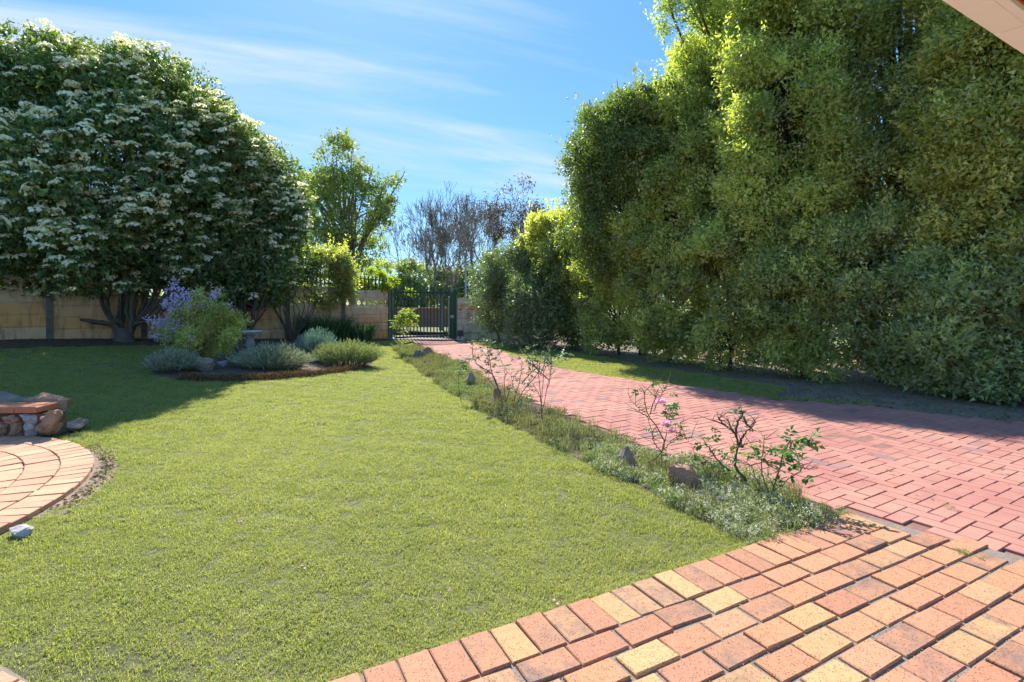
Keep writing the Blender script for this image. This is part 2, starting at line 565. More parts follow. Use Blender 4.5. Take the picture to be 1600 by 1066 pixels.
M['leaf_rose_grey'] = leaf_mat('leaf_rose_grey', [(0.0, (0.058, 0.111, 0.065)), (0.6, (0.13, 0.208, 0.117)), (1.0, (0.26, 0.312, 0.13))], 0.3, 0.5, 0.22)
M['leaf_cover'] = leaf_mat('leaf_cover', [(0.0, (0.12, 0.15, 0.07)), (0.4, (0.24, 0.28, 0.13)), (0.75, (0.38, 0.4, 0.24)), (1.0, (0.5, 0.43, 0.3))], 0.3, 0.7, 0.15)
M['leaf_cover_dry'] = leaf_mat('leaf_cover_dry', [(0.0, (0.13, 0.12, 0.07)), (0.35, (0.25, 0.24, 0.13)), (0.75, (0.38, 0.35, 0.22)), (1.0, (0.48, 0.33, 0.24))], 0.25, 0.8, 0.1)
M['thatch_brown'] = leaf_mat('thatch_brown', [(0.0, (0.10, 0.055, 0.03)), (0.6, (0.24, 0.14, 0.07)), (1.0, (0.36, 0.24, 0.13))], 0.1, 0.9, 0.1)
M['petal_white'] = leaf_mat('petal_white', [(0.0, (0.66, 0.62, 0.44)), (0.5, (0.86, 0.84, 0.70)), (1.0, (0.92, 0.91, 0.84))], 0.4, 0.8, 0.1, (0.6, 0.6, 0.4))
M['petal_tiny'] = leaf_mat('petal_tiny', [(0.0, (0.55, 0.46, 0.36)), (0.5, (0.74, 0.68, 0.54)), (1.0, (0.85, 0.83, 0.72))], 0.2, 0.8, 0.1, (0.5, 0.5, 0.45))
M['petal_lilac'] = leaf_mat('petal_lilac', [(0.0, (0.573, 0.384, 0.706)), (0.5, (0.8, 0.739, 0.8)), (1.0, (0.8, 0.8, 0.8))], 0.4, 0.7, 0.1, (0.45, 0.35, 0.6))
M['petal_pink'] = leaf_mat('petal_pink', [(0.0, (0.70, 0.36, 0.50)), (0.5, (0.82, 0.58, 0.70)), (1.0, (0.90, 0.76, 0.84))], 0.3, 0.6, 0.1, (0.7, 0.4, 0.5))
M['grit'] = leaf_mat('grit', [(0.0, (0.10, 0.08, 0.06)), (0.6, (0.28, 0.23, 0.18)), (1.0, (0.55, 0.52, 0.48))], 0.05, 0.9, 0.1)
M['litter'] = leaf_mat('litter', [(0.0, (0.09, 0.045, 0.025)), (0.4, (0.20, 0.11, 0.05)), (0.7, (0.12, 0.16, 0.04)), (1.0, (0.38, 0.26, 0.16))], 0.1, 0.8, 0.1)

# ---------------------------------------------------------------- ground sheets


def sheet(name, poly, dz, mat, cut=True, parent=None, kind='structure', step=0.5, holes=None):
    bm = bmesh.new()
    vs = [bm.verts.new((p[0], p[1], 0)) for p in poly]
    bm.faces.new(vs)
    bmesh.ops.triangulate(bm, faces=bm.faces[:])
    xs = [p[0] for p in poly]
    ys = [p[1] for p in poly]
    if cut:
        for ax, lo, hi, lim in ((0, min(xs), max(xs), (-16.5, 0)), (1, min(ys), max(ys), (4.5, 22))):
            a = max(lo, lim[0])
            e = min(hi, lim[1])
            k = math.ceil(a / step)
            while k * step < e:
                co = (k * step, 0, 0) if ax == 0 else (0, k * step, 0)
                no = (1, 0, 0) if ax == 0 else (0, 1, 0)
                bmesh.ops.bisect_plane(bm, geom=bm.verts[:] + bm.edges[:] + bm.faces[:], plane_co=co, plane_no=no, dist=1e-5)
                k += 1
    me = bpy.data.meshes.new(name)
    for v in bm.verts:
        v.co.z = float(hgt(v.co.x, v.co.y)) + dz
    bmesh.ops.recalc_face_normals(bm, faces=bm.faces[:])
    bm.to_mesh(me)
    bm.free()
    if sum(p.normal.z for p in me.polygons) < 0:
        me.flip_normals()
    me.materials.append(mat)
    o = link(name, me, parent)
    if kind:
        tag(o, kind=kind)
    return o


def arc(cx, cy, r, a0, a1, n):
    return [(cx + r * math.cos(a0 + (a1 - a0) * i / n), cy + r * math.sin(a0 + (a1 - a0) * i / n)) for i in range(n + 1)]


# terrain for the whole place, to the horizon
def terrain():
    bm = bmesh.new()
    xs = [-900, -200, -60, -30, -16.5] + [-16 + 0.5 * i for i in range(33)] + [4, 12, 30, 60, 200, 900]
    ys = [-60, -8, 0, 4.5] + [5 + 0.5 * i for i in range(34)] + [22, 30, 60, 150, 500, 1500]
    g = [[bm.verts.new((x, y, float(hgt(x, y)) - 0.05)) for x in xs] for y in ys]
    for j in range(len(ys) - 1):
        for i in range(len(xs) - 1):
            bm.faces.new((g[j][i], g[j][i + 1], g[j + 1][i + 1], g[j + 1][i]))
    me = bpy.data.meshes.new('ground')
    bm.to_mesh(me)
    bm.free()
    m, t, b = new_mat('rough_ground')
    geo = t.nodes.new('ShaderNodeNewGeometry')
    wp = geo.outputs['Position']
    c = ramp(t, noise(t, wp, 0.35, 7, 0.65), [(0.35, (0.085, 0.13, 0.025)), (0.5, (0.14, 0.17, 0.04)), (0.66, (0.22, 0.18, 0.09))])
    t.links.new(c, b.inputs['Base Color'])
    b.inputs['Roughness'].default_value = 0.95
    me.materials.append(m)
    tag(link('ground', me), kind='structure')


terrain()

# directions of the patio bricks: e along the edge, n towards the house
A = 0.4837
e2 = np.array([math.cos(A), math.sin(A)])
n2 = np.array([math.sin(A), -math.cos(A)])
N0, LH, CP, SP, HP = -1.9351, 0.2158, 0.1331, 0.2328, 0.1275


def en(e, n):
    """patio coordinates to the ground"""
    p = e * e2 + n * n2
    return float(p[0]), float(p[1])


# outlines (ground coordinates)
bed_left = [P(*p)[:2] for p in ((1183, 852), (1120, 818), (1055, 783), (950, 735), (860, 690), (790, 657), (740, 630), (690, 602), (650, 573), (622, 552), (612, 541))]
bed_right = [P(*p)[:2] for p in ((662, 541), (690, 553), (730, 572), (780, 600), (850, 632), (920, 660), (1000, 692), (1130, 732), (1230, 765), (1325, 800))]
drive_right = [P(*p)[:2] for p in ((755, 540), (800, 553), (870, 573), (1000, 593), (1100, 604), (1200, 622), (1350, 632), (1600, 657))]
patio_far = [(2.18, 3.34), (2.72, 2.75), (3.6, 1.79), (5.2, 0.05)]
e_corner = float(np.dot(np.array(patio_far[0]), e2))

lawn_poly = ([en(e_corner - 0.42, N0)] + [en(-1.9, N0)] + [(-2.05, 0.7), (-3.4, 0.2), (-8, 0.0), (-15.5, 3.0), (-15.5, 8.0), (-11.6, 9.7), (-4.1, 17.0), (-3.9, 17.6)] +
             [(-3.3, 17.4)] + bed_left[::-1])
sheet('lawn', lawn_poly, 0.0, M['lawn_thatch'])
bed_poly = bed_left + bed_right + [en(e_corner - 0.02, N0)]
sheet('flower_bed_soil', bed_poly, 0.006, M['soil'])
drive_poly = ([(-4.15, 17.2), (-4.1, 19.5), (-1.2, 19.8), (-1.9, 18.4)] + drive_right + [(9.5, 4.6), (9.5, -2.0), (5.6, -0.3)] + patio_far[::-1] + bed_right[::-1] + [(-3.35, 17.2)])
driveway = sheet('driveway', drive_poly, 0.003, M['drive_sand'])
verge_poly = drive_right[:6] + [(4.4, 8.3), (3.6, 9.8), (2.9, 10.9), (2.3, 12.6), (1.0, 15.0), (-0.9, 17.9), (-1.85, 18.3)]
sheet('verge', verge_poly, 0.0, M['lawn_thatch'])
dirt_poly = drive_right[4:] + [(9.5, 4.6), (14, 8), (9, 14), (3.5, 20), (-0.9, 19.2), (-0.9, 17.7), (1.0, 14.9), (2.3, 12.5), (2.9, 10.8), (3.6, 9.7), (3.7, 8.6)]
sheet('hedge_soil', dirt_poly, -0.012, M['dirt'])
wall_d = np.array([-6.04, -6.0]) / np.hypot(6.04, 6.0)
WD = np.array([-4.06, 17.3])
shrub_soil = [(-3.7, 16.9), (-4.5, 15.6), (-6.2, 13.1), (-8.0, 11.25), (-10.5, 9.4), (-13.0, 7.6), (-14.6, 7.1), (-14.2, 7.75), (-4.2, 17.35)]
sheet('shrub_bed_soil', shrub_soil, 0.008, M['soil'])
island = [P(*p)[:2] for p in ((226, 560), (240, 583), (285, 592), (350, 592), (450, 588), (520, 582), (575, 575), (588, 560), (575, 545), (520, 533), (400, 538), (300, 545), (250, 548))]
sheet('island_bed_soil', island, 0.010, M['soil'])

# patio slab under the pavers
patio_poly = [en(e_corner, N0 + 0.004), en(-3.2, N0 + 0.004), en(-3.2, N0 + 5.0), en(4.2, N0 + 5.0), patio_far[3], patio_far[2], patio_far[1]]
patio = sheet('patio', patio_poly, 0.026, M['mortar'], cut=False)

# ---------------------------------------------------------------- pavers


def paver_mesh(name, l, w, h, mat, k):
    """One fired clay paver, arrises worn and corners a little out of true."""
    rng = random.Random(k * 17 + int(l * 1000))
    v = []
    ch = 0.0035
    j = lambda s: rng.uniform(-s, s)
    cj = [(j(.003), j(.003)) for _ in range(4)]
    for (ins, z) in ((0, -h), (0, -ch * 1.1), (ch, 0)):
        for i, (sx, sy) in enumerate(((-1, -1), (1, -1), (1, 1), (-1, 1))):
            v.append((sx * (l / 2 - ins) + cj[i][0] + (j(.0015) if z == 0 else 0), sy * (w / 2 - ins) + cj[i][1] + (j(.0015) if z == 0 else 0), z))
    f = [[8, 9, 10, 11]]
    for q in (0, 4):
        for i in range(4):
            n = (i + 1) % 4
            f.append([q + i, q + n, q + 4 + n, q + 4 + i])
    return np.array(v), np.array(f), mat


def place_pavers(parent, variants, spots, name='brick', limit=290, stuff_name='far_bricks', mat=None):
    """variants: list of (verts, faces); spots: (x, y, z, rot, tiltx, tilty). The nearest become parts."""
    meshes = [npmesh(name + '_mesh', v, f, mat) for v, f, _ in variants]
    spots = sorted(spots, key=lambda s: 0 if visible(s) else 1)
    vis = [s for s in spots if visible(s)]
    vis.sort(key=lambda s: s[0] ** 2 + s[1] ** 2)
    near, rest = vis[:limit], vis[limit:] + [s for s in spots if not visible(s)]
    for s in near:
        o = bpy.data.objects.new(name, meshes[random.randrange(len(meshes))])
        o.parent = parent
        o.location = s[:3]
        o.rotation_euler = (s[4], s[5], s[3] + random.choice((0, math.pi)))
        C.objects.link(o)
    if rest:
        mb = MB()
        for s in rest:
            v, f, _ = variants[random.randrange(len(variants))]
            q = np.array(Matrix.Rotation(s[3], 3, 'Z') @ Matrix.Rotation(s[5], 3, 'Y') @ Matrix.Rotation(s[4], 3, 'X'))
            mb.add(v @ q.T + np.array(s[:3]), f)
        tag(mb.build(stuff_name, mat, parent), kind='stuff')


def visible(s):
    x, y = s[0], s[1]
    if y < 1.7:
        return False
    px, py = 800 + F * x / y, YH + F * EYE / y
    return -25 < px < 1625 and py < 1090


def build_patio():
    var = [paver_mesh('p', 0.2195, 0.1175, 0.045, None, k) for k in range(9)]
    sp = []
    g = lambda s: random.gauss(0, s)
    far = lambda x, y: (y - 3.34) * 0.54 + (x - 2.18) * 0.59     # >0 beyond the drive boundary

    def put(e, n, rot, l=0):
        x, y = en(e, n)
        if far(x, y) > -0.01:
            return
        sp.append((x + g(.002), y + g(.002), 0.036 + g(.003), A + rot + g(.012), g(.009), g(.009)))
    k = 0
    e = e_corner - 0.03
    while e > -3.2:
        put(e - HP / 2, N0 + LH / 2, math.pi / 2)
        e -= HP
    for c in range(36):
        nn = N0 + LH + 0.006 + (c + 0.5) * CP
        off = (0.117 if c % 2 else 0) + random.uniform(-.025, .025)
        e = -3.2 + off
        while e < 4.6:
            put(e, nn, 0)
            e += SP + random.uniform(-.002, .002)
    place_pavers(patio, var, sp, 'brick', 290, 'bricks_by_the_house', M['patio_brick'])


build_patio()


def build_drive():
    """Red clay pavers in a herringbone bond."""
    w = 0.109
    var = [paver_mesh('d', 2 * w - 0.006, w - 0.006, 0.04, None, k + 20) for k in range(6)]
    poly = drive_poly
    sp = []
    ang = A + 0.05
    ce, se = math.cos(ang), math.sin(ang)
    xs = []
    for i in range(-150, 150):
        for k in range(-60, 60):
            # herringbone: pairs stepping on the diagonal
            for o in (0, 1):
                if o == 0:
                    u, v = (i + 4 * k * 0.5 * 2) * 1.0, i * 1.0
                    cx, cy, r = (u + 1.0) * w, (v + 0.5) * w, 0.0
                else:
                    u, v = (i + 4 * k * 0.5 * 2) * 1.0, i * 1.0
                    cx, cy, r = (u + 2.5) * w, (v + 0.0) * w, math.pi / 2
                xs.append((cx * ce - cy * se, cx * se + cy * ce, ang + r))
    a = np.array(xs)
    m = (np.abs(a[:, 0]) < 11) & (a[:, 1] > -2) & (a[:, 1] < 20)
    a = a[m]
    a = a[inpoly(poly, a[:, 0], a[:, 1])]
    for x, y, r in a:
        far = (y - 3.34) * 0.54 + (x - 2.18) * 0.59
        if far < 0.055 and y < 3.9 and x > 1.9:
            continue
        und = 0.004 * math.sin(x * 1.7 + y) + 0.004 * math.sin(y * 1.3 - x * 0.6)
        sp.append((x, y, float(hgt(x, y)) + 0.012 + und + random.gauss(0, .0012), r + random.gauss(0, .006), random.gauss(0, .004), random.gauss(0, .004)))
    place_pavers(driveway, var, sp, 'brick', 295, 'far_bricks', M['drive_brick'])


build_drive()

# round sitting area of radial pavers at the left
CC = (-5.32, 2.97)
circle = sheet('circular_paving', arc(CC[0], CC[1], 2.25, 0, 2 * math.pi, 60)[:-1], 0.026, M['mortar'], cut=False)
circle['kind'] = 'structure'


def build_circle():
    sp = []
    var = [paver_mesh('c', 0.212, 0.108, 0.08, None, 40 + k) for k in range(5)]
    wide = [paver_mesh('c', 0.212, 0.16, 0.06, None, 50 + k) for k in range(4)]
    meshes = [npmesh('brick_mesh', v, f, M['circle_brick']) for v, f, _ in var]
    wmeshes = [npmesh('brick_mesh', v, f, M['circle_brick']) for v, f, _ in wide]
    rest = MB()
    cnt = 0
    for ring in range(10):
        r = 2.28 - 0.111 - ring * 0.2215
        if r < 0.1:
            break
        pitch = 0.1165 if ring == 0 else 0.168
        n = int(2 * math.pi * r / pitch)
        for i in range(n):
            a = 2 * math.pi * (i + 0.5 * (ring % 2)) / n
            x, y = CC[0] + r * math.cos(a), CC[1] + r * math.sin(a)
            loc = (x, y, 0.041 + random.gauss(0, .002))
            rot = (random.gauss(0, .008), random.gauss(0, .008), a + random.gauss(0, .01))
            if visible((x, y)):
                o = link('brick', random.choice(meshes if ring == 0 else wmeshes), circle, loc)
                o.rotation_euler = rot
                cnt += 1
            else:
                v, f, _ = random.choice(var if ring == 0 else wide)
                q = np.array(Matrix.Rotation(rot[2], 3, 'Z'))
                rest.add(v @ q.T + np.array(loc), f)
    tag(rest.build('hidden_bricks', M['circle_brick'], circle), kind='stuff')


build_circle()


def build_side():
    poly = [(-2.75, 2.25), (-1.90, 1.945), (-1.73, 1.865), (-1.1, 1.6), (-1.3, 1.1), (-3.0, 1.6)]
    side = sheet('side_paving', poly, 0.016, M['mortar'], cut=False)
    d = np.array((1.65, -0.65))
    d /= np.hypot(*d)
    nn = np.array((d[1], -d[0])) * 1.0
    if nn[1] > 0:
        nn = -nn
    var = [npmesh('brick_mesh', *paver_mesh('s', 0.219, 0.110, 0.045, None, 80 + k)[:2], M['circle_brick']) for k in range(3)]
    for r in range(3):
        for i in range(12 if r == 0 else 7):
            q = np.array((-2.7, 2.24)) + d * ((i + 0.5) * 0.125 if r == 0 else 0.15 + i * 0.235 + 0.1 * r) + nn * (0.115 if r == 0 else 0.235 + 0.125 * (r - 0.5))
            o = link('brick', random.choice(var), side, (q[0], q[1], 0.03 + random.gauss(0, .002)))
            o.rotation_euler = (0, 0, math.atan2(d[1], d[0]) + (math.pi / 2 if r == 0 else 0))


build_side()

# ---------------------------------------------------------------- rocks


def rock_mesh(name, sx, sy, sz, seed, mat, rough=0.22):
    bm = bmesh.new()
    bmesh.ops.create_icosphere(bm, subdivisions=3, radius=1)
    rng = random.Random(seed)
    dirs = [Vector((rng.gauss(0, 1), rng.gauss(0, 1), rng.gauss(0, 1))).normalized() for _ in range(14)]
    cuts = [rng.uniform(0.5, 0.88) for _ in dirs]
    off = Vector((seed * 3.1, seed * 1.7, 0))
    for v in bm.verts:
        for d, c in zip(dirs, cuts):
            q = v.co.dot(d)
            if q > c:
                v.co -= d * (q - c) * 0.95
        v.co *= 1.0 + rough * (mnoise.fractal(v.co * 1.6 + off, 0.8, 2.0, 5) * 0.9)
        v.co.x *= sx
        v.co.y *= sy
        v.co.z *= sz
    me = bpy.data.meshes.new(name)
    bm.to_mesh(me)
    bm.free()
    me.materials.append(mat)
    return me


def rock(px, py, w, d, h, mat, label, seed, name='rock', group=None, rz=0.0, dy=0.0):
    x, y, z = P(px, py)
    y += dy
    z = float(hgt(x, y))
    o = link(name, rock_mesh(name, w / 2, d / 2, h / 2 * 1.25, seed, mat), None, (x, y + d / 2, z + h * 0.42))
    o.rotation_euler = (0, 0, rz)
    return tag(o, label, 'rock', group)


# ---------------------------------------------------------------- vegetation generators


def leaves(p, a, n, L, Wd, name, mat, rnd, tri=False):
    """p base points, a axes, n rough normals, one diamond leaf (folded on its rib) each."""
    a = a / (np.linalg.norm(a, axis=1)[:, None] + 1e-9)
    s = np.cross(a, n)
    s /= np.linalg.norm(s, axis=1)[:, None] + 1e-9
    nn = np.cross(s, a)
    L = np.asarray(L)[:, None]
    Wd = np.asarray(Wd)[:, None]
    if tri:
        v = np.stack([p + s * Wd * 0.5, p + a * L, p + a * L * 0.12 - s * Wd * 0.5], 1).reshape(-1, 3)
        return npmesh(name, v, np.arange(len(v)).reshape(-1, 3), mat, np.repeat(rnd, 3))
    mid = p + a * L * 0.45
    v = np.stack([p, mid + s * Wd * 0.5 + nn * Wd * 0.16, p + a * L - nn * L * 0.10, mid - s * Wd * 0.5 + nn * Wd * 0.16], 1).reshape(-1, 3)
    k = np.arange(len(p))[:, None] * 4
    f = np.concatenate([k + np.array([[0, 1, 2]]), k + np.array([[0, 2, 3]])])
    return npmesh(name, v, f, mat, np.repeat(rnd, 4))


def unit(rng, n):
    v = rng.normal(size=(n, 3))
    return v / np.linalg.norm(v, axis=1)[:, None]


def shell(rng, n, c, r, pw=2.4, zmin=None, vis=None):
    """points on a super-ellipsoid; vis = keep mostly the side that faces this direction."""
    d = unit(rng, n * 3)
    if vis is not None:
        keep = (d @ np.array(vis)) > rng.uniform(-0.9, 0.35, len(d))
        d = d[keep]
    d = d[:n]
    k = (np.abs(d) ** pw).sum(1) ** (-1 / pw)
    pts = np.array(c) + d * k[:, None] * np.array(r)
    return pts, d


def foliage(rng, lobes, lobe_r, n_sprays, per, L, W, up=0.35, name='foliage', mat=None, squash=0.85, spread=0.16, bias=0.0, droop=0.15, ground=None, clump_rnd=0.55, lo=0.35, outdir=None, tri=False):
    """Sprays of leaves on the outside of many small lobes: light tops, dark pockets between."""
    lobes = np.asarray(lobes)
    nl = len(lobes)
    rr = np.asarray(lobe_r) if np.ndim(lobe_r) else np.full(nl, lobe_r)
    w = rr ** 2
    li = rng.choice(nl, n_sprays, p=w / w.sum())
    d = unit(rng, n_sprays)
    if outdir is not None:
        d = d + outdir[li] * 0.55
    d[:, 2] += up
    d /= np.linalg.norm(d, axis=1)[:, None]
    rad_ = rr[li] * (lo + (1.08 - lo) * rng.random(n_sprays) ** 0.45)
    c = lobes[li] + d * rad_[:, None] * np.array([1, 1, squash])
    sp_dir = d * 0.7 + unit(rng, n_sprays) * 0.55
    sp_dir[:, 2] += 0.15 - droop
    sp_dir /= np.linalg.norm(sp_dir, axis=1)[:, None]
    crnd = rng.random(n_sprays)
    lrnd = rng.random(nl)
    N = n_sprays * per
    si = np.repeat(np.arange(n_sprays), per)
    t = np.tile(np.linspace(0, 1, per), n_sprays)
    p = c[si] + sp_dir[si] * (t * spread * 1.6 - spread * 0.4)[:, None] + rng.normal(0, spread * 0.28, (N, 3))
    a = sp_dir[si] * 0.6 + unit(rng, N) * 0.8
    nn = d[si] * 0.5 + np.array([0, 0, 0.5]) + unit(rng, N) * 0.6
    rnd = clump_rnd * (0.55 * crnd[si] + 0.45 * lrnd[li][si]) + (1 - clump_rnd) * rng.random(N) + bias
    rnd = np.clip(rnd, 0, 1)
    if ground is not None:
        k = p[:, 2] > ground
        p, a, nn, rnd = p[k], a[k], nn[k], rnd[k]
        N = len(p)
    s = rng.uniform(0.6, 1.2, N) * rng.uniform(0.75, 1.3, n_sprays)[si][:N] if ground is None else rng.uniform(0.5, 1.35, N)
    me = leaves(p, a, nn, L * s, W * s, name, mat, rnd, tri)
    return me, c, d


def limb_set(rng, base, targets, r0, r1, sides=6, sag=0.0, n=8, jit=0.03, name='branches'):
    mb = MB()
    for tpt in targets:
        b = np.array(base) + rng.normal(0, 0.04, 3) * [1, 1, 0]
        tpt = np.asarray(tpt)
        mid = b * 0.5 + tpt * 0.5 + np.array([0, 0, sag]) + rng.normal(0, 0.12, 3)
        path = smooth_path([b, mid, tpt], n, jit, rng)
        mb.tube(path, np.linspace(r0, r1, len(path)), sides)
    return mb


def tree_mass(name, base, crown_c, crown_r, label, cat, mat, nlobe=40, lobe_r=0.7, sprays=6000, per=9, L=0.07, W=0.036, group=None, pw=2.4, trunk_r=0.12, bark='bark', seed=0, up=0.35, extra=None, vis=(-0.5, -0.8, 0.25), ground=None, bias=0.0, shellf=(0.62, 0.95), spread=0.15, clump_rnd=0.55, tri=False, shoots=0, shoot_len=1.0):
    rng = np.random.default_rng(seed + 100)
    root = empty(name, base, label, cat, group)
    B = np.array(base)
    c = np.array(crown_c)
    pts, d = shell(rng, nlobe, (0, 0, 0), crown_r, pw, vis=vis)
    k = rng.uniform(shellf[0], shellf[1], len(pts))
    lobes = c + pts * k[:, None]
    lr = lobe_r * rng.uniform(0.65, 1.3, len(lobes))
    if extra is not None:
        ex = np.array([q[:3] for q in extra])
        lobes = np.vstack([lobes, ex])
        lr = np.concatenate([lr, [q[3] for q in extra]])
        dd = ex - c
        d = np.vstack([d, dd / (np.linalg.norm(dd, axis=1)[:, None] + 1e-6)])
    me, cc, _ = foliage(rng, lobes - B, lr, sprays, per, L, W, up, 'crown', mat, ground=ground, bias=bias, outdir=d, spread=spread, clump_rnd=clump_rnd, tri=tri)
    crown = link('crown', me, root)
    if shoots:
        si_ = rng.choice(len(lobes), shoots)
        b0 = lobes[si_] - B + d[si_] * lr[si_][:, None] * 0.8
        sd_ = d[si_] * 0.55 + unit(rng, shoots) * 0.45 + np.array([0, 0, 0.75])
        sd_ /= np.linalg.norm(sd_, axis=1)[:, None]
        ln = rng.uniform(0.30, 0.75, shoots) * shoot_len
        m_ = 26
        ii = np.repeat(np.arange(shoots), m_)
        t_ = rng.random(shoots * m_)
        p_ = b0[ii] + sd_[ii] * (t_ * ln[ii])[:, None] + rng.normal(0, 0.035, (shoots * m_, 3))
        a_ = sd_[ii] * 0.7 + unit(rng, shoots * m_) * 0.8
        s_ = rng.uniform(0.6, 1.1, shoots * m_)
        link('young_shoots', leaves(p_, a_, unit(rng, shoots * m_) + [0, 0, .5], L * s_, W * s_, 'young_shoots', mat, np.clip(0.55 + 0.45 * rng.random(shoots * m_), 0, 1), True), root)
    # trunk and limbs
    top = c - B
    mb = MB()
    tp = smooth_path([(0, 0, -0.1), (rng.normal(0, .08), rng.normal(0, .08), top[2] * 0.35), (top[0] * 0.6, top[1] * 0.6, top[2] * 0.7), (top[0], top[1], top[2] + crown_r[2] * 0.5)], 14, 0.02, rng)
    mb.tube(tp, np.linspace(trunk_r, trunk_r * 0.25, len(tp)), 8)
    link('trunk', mb.mesh('trunk', M[bark], True), root)
    mb = MB()
    for i in range(0, len(lobes), 2):
        tgt = lobes[i] - B
        q = tp[int(np.clip(len(tp) * rng.uniform(0.25, 0.8), 1, len(tp) - 1))]
        if q[2] > tgt[2]:
            q = tp[max(1, int(len(tp) * 0.25))]
        path = smooth_path([q, (q + tgt) / 2 + rng.normal(0, 0.12, 3) + [0, 0, 0.05], tgt, tgt + (tgt - q) * 0.12], 9, 0.015, rng)
        mb.tube(path, np.linspace(trunk_r * 0.4, 0.012, len(path)), 5)
        for _ in range(3):
            s0 = path[rng.integers(3, len(path) - 1)]
            e0 = s0 + unit(rng, 1)[0] * 0.5 * lobe_r + [0, 0, 0.15]
            mb.tube(smooth_path([s0, (s0 + e0) / 2 + rng.normal(0, .03, 3), e0], 4), [0.012, 0.009, 0.005], 4)
    link('limb', mb.mesh('limb', M[bark], True), root)
    return root, cc


# ---------------------------------------------------------------- big flowering shrubs at the left


def flower_head(seed):
    """domed cluster of tiny cream flowers"""
    rng = np.random.default_rng(seed)
    n = 26
    a = rng.random(n) * 6.28
    r = np.sqrt(rng.random(n)) * rng.uniform(0.85, 1.1, n)
    p = np.c_[r * np.cos(a), r * np.sin(a), 0.62 * np.sqrt(np.maximum(0, 1.15 - r * r)) + rng.normal(0, .06, n)]
    nn = p * np.array([0.9, 0.9, 1.4]) + rng.normal(0, .3, (n, 3))
    ax = np.cross(nn, unit(rng, n))
    ax /= np.linalg.norm(ax, axis=1)[:, None]
    return leaves(p - ax * 0.17, ax, nn, np.full(n, 0.52), np.full(n, 0.48), 'flower_cluster', M['petal_white'], rng.random(n))


HEADS = [flower_head(k) for k in range(6)]


